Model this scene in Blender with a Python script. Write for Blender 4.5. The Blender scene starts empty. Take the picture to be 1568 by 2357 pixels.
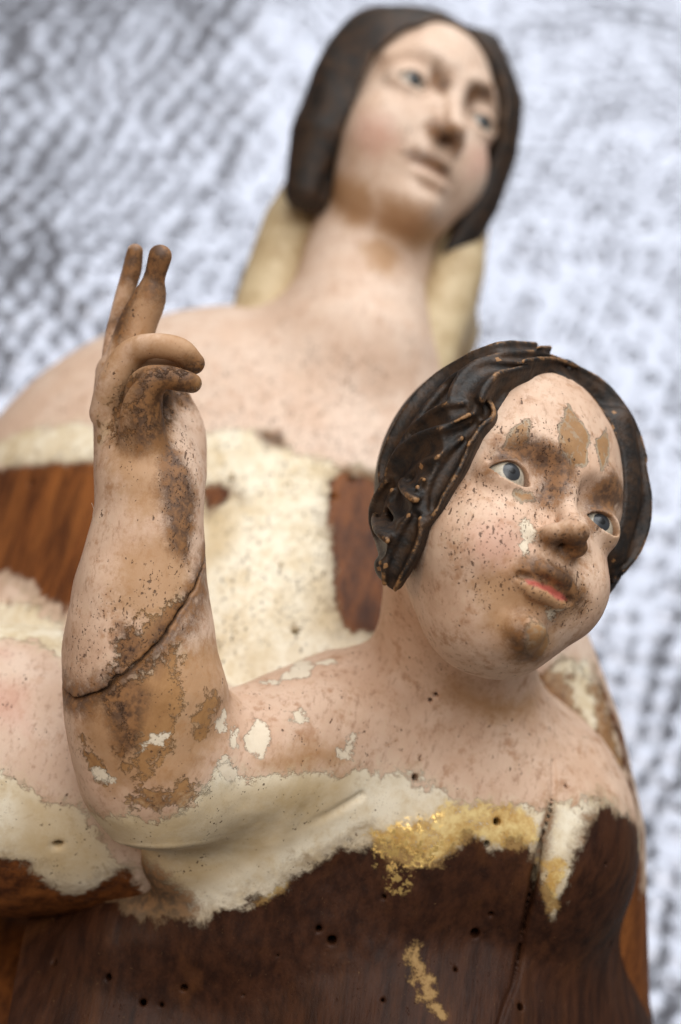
import bpy, math, random
import numpy as np
from mathutils import Matrix, Vector

# ------------------------------------------------------------------ camera, world, lamps
LENS, SENSOR = 35.0, 23.6
K = 2 * (SENSOR / 2 / LENS) / 2357.0          # centimetres per sight unit at one centimetre of distance
SC = bpy.context.scene

def nrm(a):
    a = np.asarray(a, float)
    return a / np.linalg.norm(a)

# world axes written in the camera's axes (x right, y up, z back): the statue's own up is world Z
ZW = nrm((0.15, 0.84, -0.52))
YW = np.array((0, 0, -1.0)); YW = nrm(YW - ZW * YW.dot(ZW))
XW = np.cross(YW, ZW)
M3 = np.array([XW, YW, ZW])                    # camera -> world rotation
CAM = np.array([0.0, -42.0, 70.0])             # centimetres

def to_world(p):                               # camera-frame centimetres -> world metres
    return (np.asarray(p, float) @ M3.T + CAM) * 0.01

def P(u, v, d):                                # a point at distance d (cm) along a line of sight
    return np.array([(u - 784.0) * K * d, (1178.5 - v) * K * d, -d])

cam_data = bpy.data.cameras.new('camera')
cam = bpy.data.objects.new('camera', cam_data)
SC.collection.objects.link(cam)
SC.camera = cam
cam_data.lens = LENS
cam_data.sensor_fit = 'VERTICAL'
cam_data.sensor_height = SENSOR
cam_data.sensor_width = SENSOR
cam_data.clip_start = 0.02
cam_data.clip_end = 60.0
cam_data.dof.use_dof = True
cam_data.dof.focus_distance = 0.402
cam_data.dof.aperture_fstop = 3.8
cam_data.dof.aperture_blades = 0
mw = Matrix([list(M3[i]) + [CAM[i] * 0.01] for i in range(3)] + [[0, 0, 0, 1]])
cam.matrix_world = mw

world = bpy.data.worlds.new('World')
SC.world = world
world.use_nodes = True
bg = world.node_tree.nodes['Background']
bg.inputs['Color'].default_value = (0.39, 0.35, 0.325, 1)
bg.inputs['Strength'].default_value = 0.46

def area(name, loc, target, size, sizey, energy, col):
    l = bpy.data.lights.new(name, 'AREA')
    l.shape = 'RECTANGLE'; l.size = size; l.size_y = sizey; l.energy = energy; l.color = col
    o = bpy.data.objects.new(name, l)
    SC.collection.objects.link(o)
    a = Vector(to_world(loc)); b = Vector(to_world(target))
    o.location = a
    o.rotation_euler = (b - a).to_track_quat('-Z', 'Y').to_euler()
    return o

area('window_light', (48, 142, -22), (2, 0, -48), 1.25, 1.45, 24, (0.97, 0.99, 1.0))
area('front_fill_light', (22, 84, 105), (2, 0, -48), 1.2, 1.2, 20, (1.0, 0.985, 0.96))  # soft front fill added behind the camera, not a seen window
area('warm_glint_fill', (-75, 30, 55), (0, 0, -60), 0.22, 0.22, 1.6, (1.0, 0.62, 0.28))  # small unseen warm lamp, added for orange glints on the foil

SC.view_settings.view_transform = 'Standard'
SC.view_settings.look = 'None'
SC.view_settings.exposure = 0.11
SC.view_settings.gamma = 1.0
SC.view_settings.use_curve_mapping = False
SC.render.engine = 'CYCLES'
SC.cycles.use_denoising = True
SC.cycles.max_bounces = 6

# ------------------------------------------------------------------ carving kit: distance fields and a surface net
def s_ell(c, r):
    c = np.asarray(c, float); r = np.asarray(r, float)
    def f(p):
        q = [(p[:, i] - c[i]) / r[i] for i in range(3)]
        k0 = np.sqrt(q[0] ** 2 + q[1] ** 2 + q[2] ** 2)
        k1 = np.sqrt((q[0] / r[0]) ** 2 + (q[1] / r[1]) ** 2 + (q[2] / r[2]) ** 2) + 1e-9
        return k0 * (k0 - 1) / k1
    return f, c - r, c + r

def s_chain(pts, rad):
    pts = np.asarray(pts, float); rad = np.asarray(rad, float) * np.ones(len(pts))
    def f(p):
        d = np.full(len(p), 1e9, np.float32)
        plo, phi = p.min(0) - f.margin, p.max(0) + f.margin
        X, Y, Z = (np.ascontiguousarray(p[:, i], np.float32) for i in range(3))
        for i in range(len(pts) - 1):
            a, b = pts[i], pts[i + 1]; w = max(rad[i], rad[i + 1])
            if (np.minimum(a, b) - w > phi).any() or (np.maximum(a, b) + w < plo).any(): continue
            e = (b - a).astype(np.float32); l2 = np.float32(max(float(e @ e), 1e-9)); a = a.astype(np.float32)
            x = X - a[0]; y = Y - a[1]; z = Z - a[2]
            t = x * (e[0] / l2); t += y * (e[1] / l2); t += z * (e[2] / l2)
            np.clip(t, 0, 1, out=t)
            x -= t * e[0]; y -= t * e[1]; z -= t * e[2]
            x *= x; y *= y; z *= z; x += y; x += z; np.sqrt(x, out=x)
            t *= np.float32(rad[i + 1] - rad[i]); x -= t; x -= np.float32(rad[i])
            np.minimum(d, x, out=d)
        return d.astype(float)
    f.margin = 3.0
    m = rad.max()
    return f, pts.min(0) - m, pts.max(0) + m

def s_stack(rows):                             # round limb along y: smooth rows of (point, radius)
    c, r = rows
    o = np.argsort(c[:, 1]); c = c[o]; r = r[o]
    def f(p):
        y = np.clip(p[:, 1], c[0, 1], c[-1, 1])
        x = p[:, 0] - np.interp(y, c[:, 1], c[:, 0]); z = p[:, 2] - np.interp(y, c[:, 1], c[:, 2])
        a = np.sqrt(x * x + z * z) - np.interp(y, c[:, 1], r)
        b = np.abs(p[:, 1] - y)
        return np.where(b > 0, np.sqrt(np.maximum(a, 0) ** 2 + b * b), a * 0.95)
    m = r.max()
    return f, c.min(0) - m, c.max(0) + m

def smooth(pts, n=6):                          # Catmull-Rom through rows of numbers
    pts = np.asarray(pts, float)
    q = np.vstack([2 * pts[0] - pts[1], pts, 2 * pts[-1] - pts[-2]])
    out = []
    for i in range(1, len(q) - 2):
        for t in np.arange(n) / n:
            out.append(0.5 * (2 * q[i] + (q[i + 1] - q[i - 1]) * t + (2 * q[i - 1] - 5 * q[i] + 4 * q[i + 1] - q[i + 2]) * t * t
                              + (3 * q[i] - q[i - 1] - 3 * q[i + 1] + q[i + 2]) * t ** 3))
    out.append(pts[-1])
    return np.array(out)

class Field:
    def __init__(self): self.ops = []; self.post = None
    def add(self, s, k=0.0): self.ops.append(('a', s[0], s[1], s[2], k)); return self
    def sub(self, s, k=0.0): self.ops.append(('s', s[0], s[1], s[2], k)); return self
    def cut(self, f): self.ops.append(('c', f, None, None, 0)); return self
    def __call__(self, p):
        ks = np.maximum.accumulate(np.array([o[4] for o in self.ops])[::-1])[::-1]
        d = np.full(len(p), 30.0)
        plo, phi = p.min(0), p.max(0)
        for j, (typ, f, lo, hi, k) in enumerate(self.ops):
            if lo is None:
                d = np.maximum(d, f(p)); continue
            m = 0.45 + ks[j]
            if hasattr(f, 'margin'): f.margin = m
            if len(p) < 40000:
                if (lo - m > phi).any() or (hi + m < plo).any(): continue
                idx = slice(None)
                a = d; b = f(p)
            else:
                idx = np.nonzero(((p > lo - m) & (p < hi + m)).all(1))[0]
                if not len(idx): continue
                a = d[idx]; b = f(p[idx])
            if typ == 'a':
                if k:
                    h = np.maximum(k - np.abs(a - b), 0) / k
                    d[idx] = np.minimum(a, b) - h * h * k * 0.25
                else: d[idx] = np.minimum(a, b)
            else:
                b = -b
                if k:
                    h = np.maximum(k - np.abs(a - b), 0) / k
                    d[idx] = np.maximum(a, b) + h * h * k * 0.25
                else: d[idx] = np.maximum(a, b)
        return d + self.post(p) if self.post else d

def spaced(lo, hi, base, fine=None):           # grid lines; fine = (from, to, step)
    x = [lo]
    while x[-1] < hi:
        s = base
        if fine:
            t = max(fine[0] - x[-1], x[-1] - fine[1], 0)
            s = fine[2] + (base - fine[2]) * min(t / 1.2, 1)
        x.append(x[-1] + s)
    n = (len(x) - 1 + 3) // 4 * 4
    while len(x) < n + 1: x.append(x[-1] + base)
    return np.array(x)

def net(field, ax):                            # sparse surface net of a field on a rectilinear grid
    B = 4
    X, Y, Z = ax
    nb = [(len(a) - 1) // B for a in ax]
    ce = [0.5 * (a[0:-1:B][:n] + a[B::B][:n]) for a, n in zip(ax, nb)]
    hw = [0.5 * (a[B::B][:n] - a[0:-1:B][:n]) for a, n in zip(ax, nb)]
    g = np.stack(np.meshgrid(*ce, indexing='ij'), -1).reshape(-1, 3)
    h = np.sqrt((np.stack(np.meshgrid(*hw, indexing='ij'), -1).reshape(-1, 3) ** 2).sum(1))
    d = np.concatenate([field(c) for c in np.array_split(g, max(1, len(g) // 200000))])
    act = np.nonzero(np.abs(d) < h * 1.45 + 0.03)[0]
    bi = np.stack(np.unravel_index(act, nb), 1)
    cl = bi // 6
    order = np.lexsort((cl[:, 2], cl[:, 1], cl[:, 0]))
    act = act[order]; bi = bi[order]; cl = cl[order]
    cuts = np.concatenate([[0], np.nonzero((cl[1:] != cl[:-1]).any(1))[0] + 1, [len(act)]])
    o = np.arange(B + 1)
    V = np.empty((len(act), B + 1, B + 1, B + 1), np.float32)
    for s, s2 in zip(cuts[:-1], cuts[1:]):
        b = bi[s:s2]
        px = X[b[:, 0:1] * B + o]; py = Y[b[:, 1:2] * B + o]; pz = Z[b[:, 2:3] * B + o]
        n = len(b)
        p = np.empty((n, B + 1, B + 1, B + 1, 3))
        p[..., 0] = px[:, :, None, None]; p[..., 1] = py[:, None, :, None]; p[..., 2] = pz[:, None, None, :]
        V[s:s + n] = field(p.reshape(-1, 3)).reshape(n, B + 1, B + 1, B + 1)
    ins = V < 0
    cnt = np.zeros((len(act), B, B, B), np.int8)
    for a in (0, 1):
        for b in (0, 1):
            for c in (0, 1):
                cnt += ins[:, a:B + a, b:B + b, c:B + c]
    cell = np.argwhere((cnt > 0) & (cnt < 8))
    blk = cell[:, 0]; l = cell[:, 1:]
    gi = bi[blk] * B + l
    corner = {}
    for a in (0, 1):
        for b in (0, 1):
            for c in (0, 1):
                corner[a, b, c] = V[blk, l[:, 0] + a, l[:, 1] + b, l[:, 2] + c]
    acc = np.zeros((len(cell), 3)); num = np.zeros(len(cell))
    for e0 in corner:
        for ax_ in range(3):
            if e0[ax_]: continue
            e1 = list(e0); e1[ax_] = 1; e1 = tuple(e1)
            v0, v1 = corner[e0], corner[e1]
            m = (v0 < 0) != (v1 < 0)
            t = np.where(m, v0 / np.where(m, v0 - v1, 1), 0)
            q = np.tile(np.array(e0, float), (len(cell), 1)); q[:, ax_] = t
            acc[m] += q[m]; num[m] += 1
    f = acc / num[:, None]
    verts = np.stack([A[gi[:, i]] + f[:, i] * (A[gi[:, i] + 1] - A[gi[:, i]]) for i, A in enumerate(ax)], 1)
    S1 = len(Y) + 2; S2 = len(Z) + 2
    def key(q): return (q[:, 0].astype(np.int64) * S1 + q[:, 1]) * S2 + q[:, 2]
    kk = key(gi); order = np.argsort(kk); ks = kk[order]
    quads = []
    for ax_ in range(3):
        sl0 = [slice(None)] + [slice(0, B)] * 3
        sl1 = list(sl0); sl1[ax_ + 1] = slice(1, B + 1)
        i0 = ins[tuple(sl0)]; i1 = ins[tuple(sl1)]
        e = np.argwhere(i0 != i1)
        flip = i0[tuple(e.T)]
        ge = bi[e[:, 0]] * B + e[:, 1:]
        b_, c_ = (ax_ + 1) % 3, (ax_ + 2) % 3
        qs = []
        ok = np.ones(len(e), bool)
        for db, dc in ((0, 0), (-1, 0), (-1, -1), (0, -1)):
            q = ge.copy(); q[:, b_] += db; q[:, c_] += dc
            k_ = key(q); pos = np.clip(np.searchsorted(ks, k_), 0, len(ks) - 1)
            ok &= ks[pos] == k_
            qs.append(order[pos])
        qd = np.stack(qs, 1)
        qd[~flip] = qd[~flip][:, ::-1]
        quads.append(qd[ok])
    return verts, np.concatenate(quads)

def hash3(i, seed):
    n = (i[:, 0] * 73856093) ^ (i[:, 1] * 19349663) ^ (i[:, 2] * 83492791) ^ (seed * 374761393)
    n = (n ^ (n >> 13)) * 1274126177
    return ((n ^ (n >> 16)) & 0xffff) / 65535.0

def vnoise(p, scale, seed=0):                  # value noise in -1..1
    q = p * scale + 1000.0
    i = np.floor(q).astype(np.int64); f = q - i; f = f * f * (3 - 2 * f)
    r = np.zeros(len(p))
    for a in (0, 1):
        for b in (0, 1):
            for c in (0, 1):
                w = (f[:, 0] if a else 1 - f[:, 0]) * (f[:, 1] if b else 1 - f[:, 1]) * (f[:, 2] if c else 1 - f[:, 2])
                r += w * hash3(i + np.array([a, b, c]), seed)
    return r * 2 - 1

def empty(name, base, label, cat, group=None):
    o = bpy.data.objects.new(name, None)
    SC.collection.objects.link(o)
    o.empty_display_size = 0.05
    o.location = to_world(base)
    o['label'] = label; o['category'] = cat
    if group: o['group'] = group
    return o

def mesh_obj(name, verts, quads, mat, parent=None, attrs=None, cols=4):
    base = np.array(parent.location) if parent else np.zeros(3)
    if parent is not None and parent.parent is not None: base = np.array(parent.parent.location)
    w = to_world(verts) - base
    me = bpy.data.meshes.new(name)
    me.vertices.add(len(w)); me.vertices.foreach_set('co', w.astype(np.float32).ravel())
    nq = len(quads)
    me.loops.add(nq * cols); me.loops.foreach_set('vertex_index', np.asarray(quads, np.int32).ravel())
    me.polygons.add(nq)
    me.polygons.foreach_set('loop_start', np.arange(0, nq * cols, cols, dtype=np.int32))
    me.polygons.foreach_set('use_smooth', np.ones(nq, bool))
    me.update(calc_edges=True)
    for k, a in (attrs or {}).items():
        at = me.attributes.new(k, 'FLOAT', 'POINT')
        at.data.foreach_set('value', np.asarray(a, np.float32))
    me.materials.append(mat)
    o = bpy.data.objects.new(name, me)
    SC.collection.objects.link(o)
    if parent: o.parent = parent
    return o

class Frame:                                   # a head's own axes: x to its left, y up, z out of the face
    def __init__(self, u, v, d, yaw, pitch, roll, s):
        y, p, r = map(math.radians, (yaw, pitch, roll))
        Ry = np.array([[math.cos(y), 0, math.sin(y)], [0, 1, 0], [-math.sin(y), 0, math.cos(y)]])
        Rx = np.array([[1, 0, 0], [0, math.cos(p), -math.sin(p)], [0, math.sin(p), math.cos(p)]])
        Rz = np.array([[math.cos(r), -math.sin(r), 0], [math.sin(r), math.cos(r), 0], [0, 0, 1]])
        ray = nrm(P(u, v, d)); z0 = np.array([0, 0, -1.0])
        ax = np.cross(z0, ray); c = z0 @ ray
        S = np.array([[0, -ax[2], ax[1]], [ax[2], 0, -ax[0]], [-ax[1], ax[0], 0]])
        T = np.eye(3) + S + S @ S / (1 + c)
        self.A = T @ Rz @ Rx @ Ry
        self.o = P(u, v, d); self.s = s
    def loc(self, p): return ((p - self.o) @ self.A) / self.s
    def glo(self, q): return (np.asarray(q, float) * self.s) @ self.A.T + self.o
    def wrap(self, field, lo, hi):
        c = np.array([[x, y, z] for x in (lo[0], hi[0]) for y in (lo[1], hi[1]) for z in (lo[2], hi[2])])
        g = self.glo(c)
        return (lambda p: field(self.loc(p)) * self.s), g.min(0), g.max(0)

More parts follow.
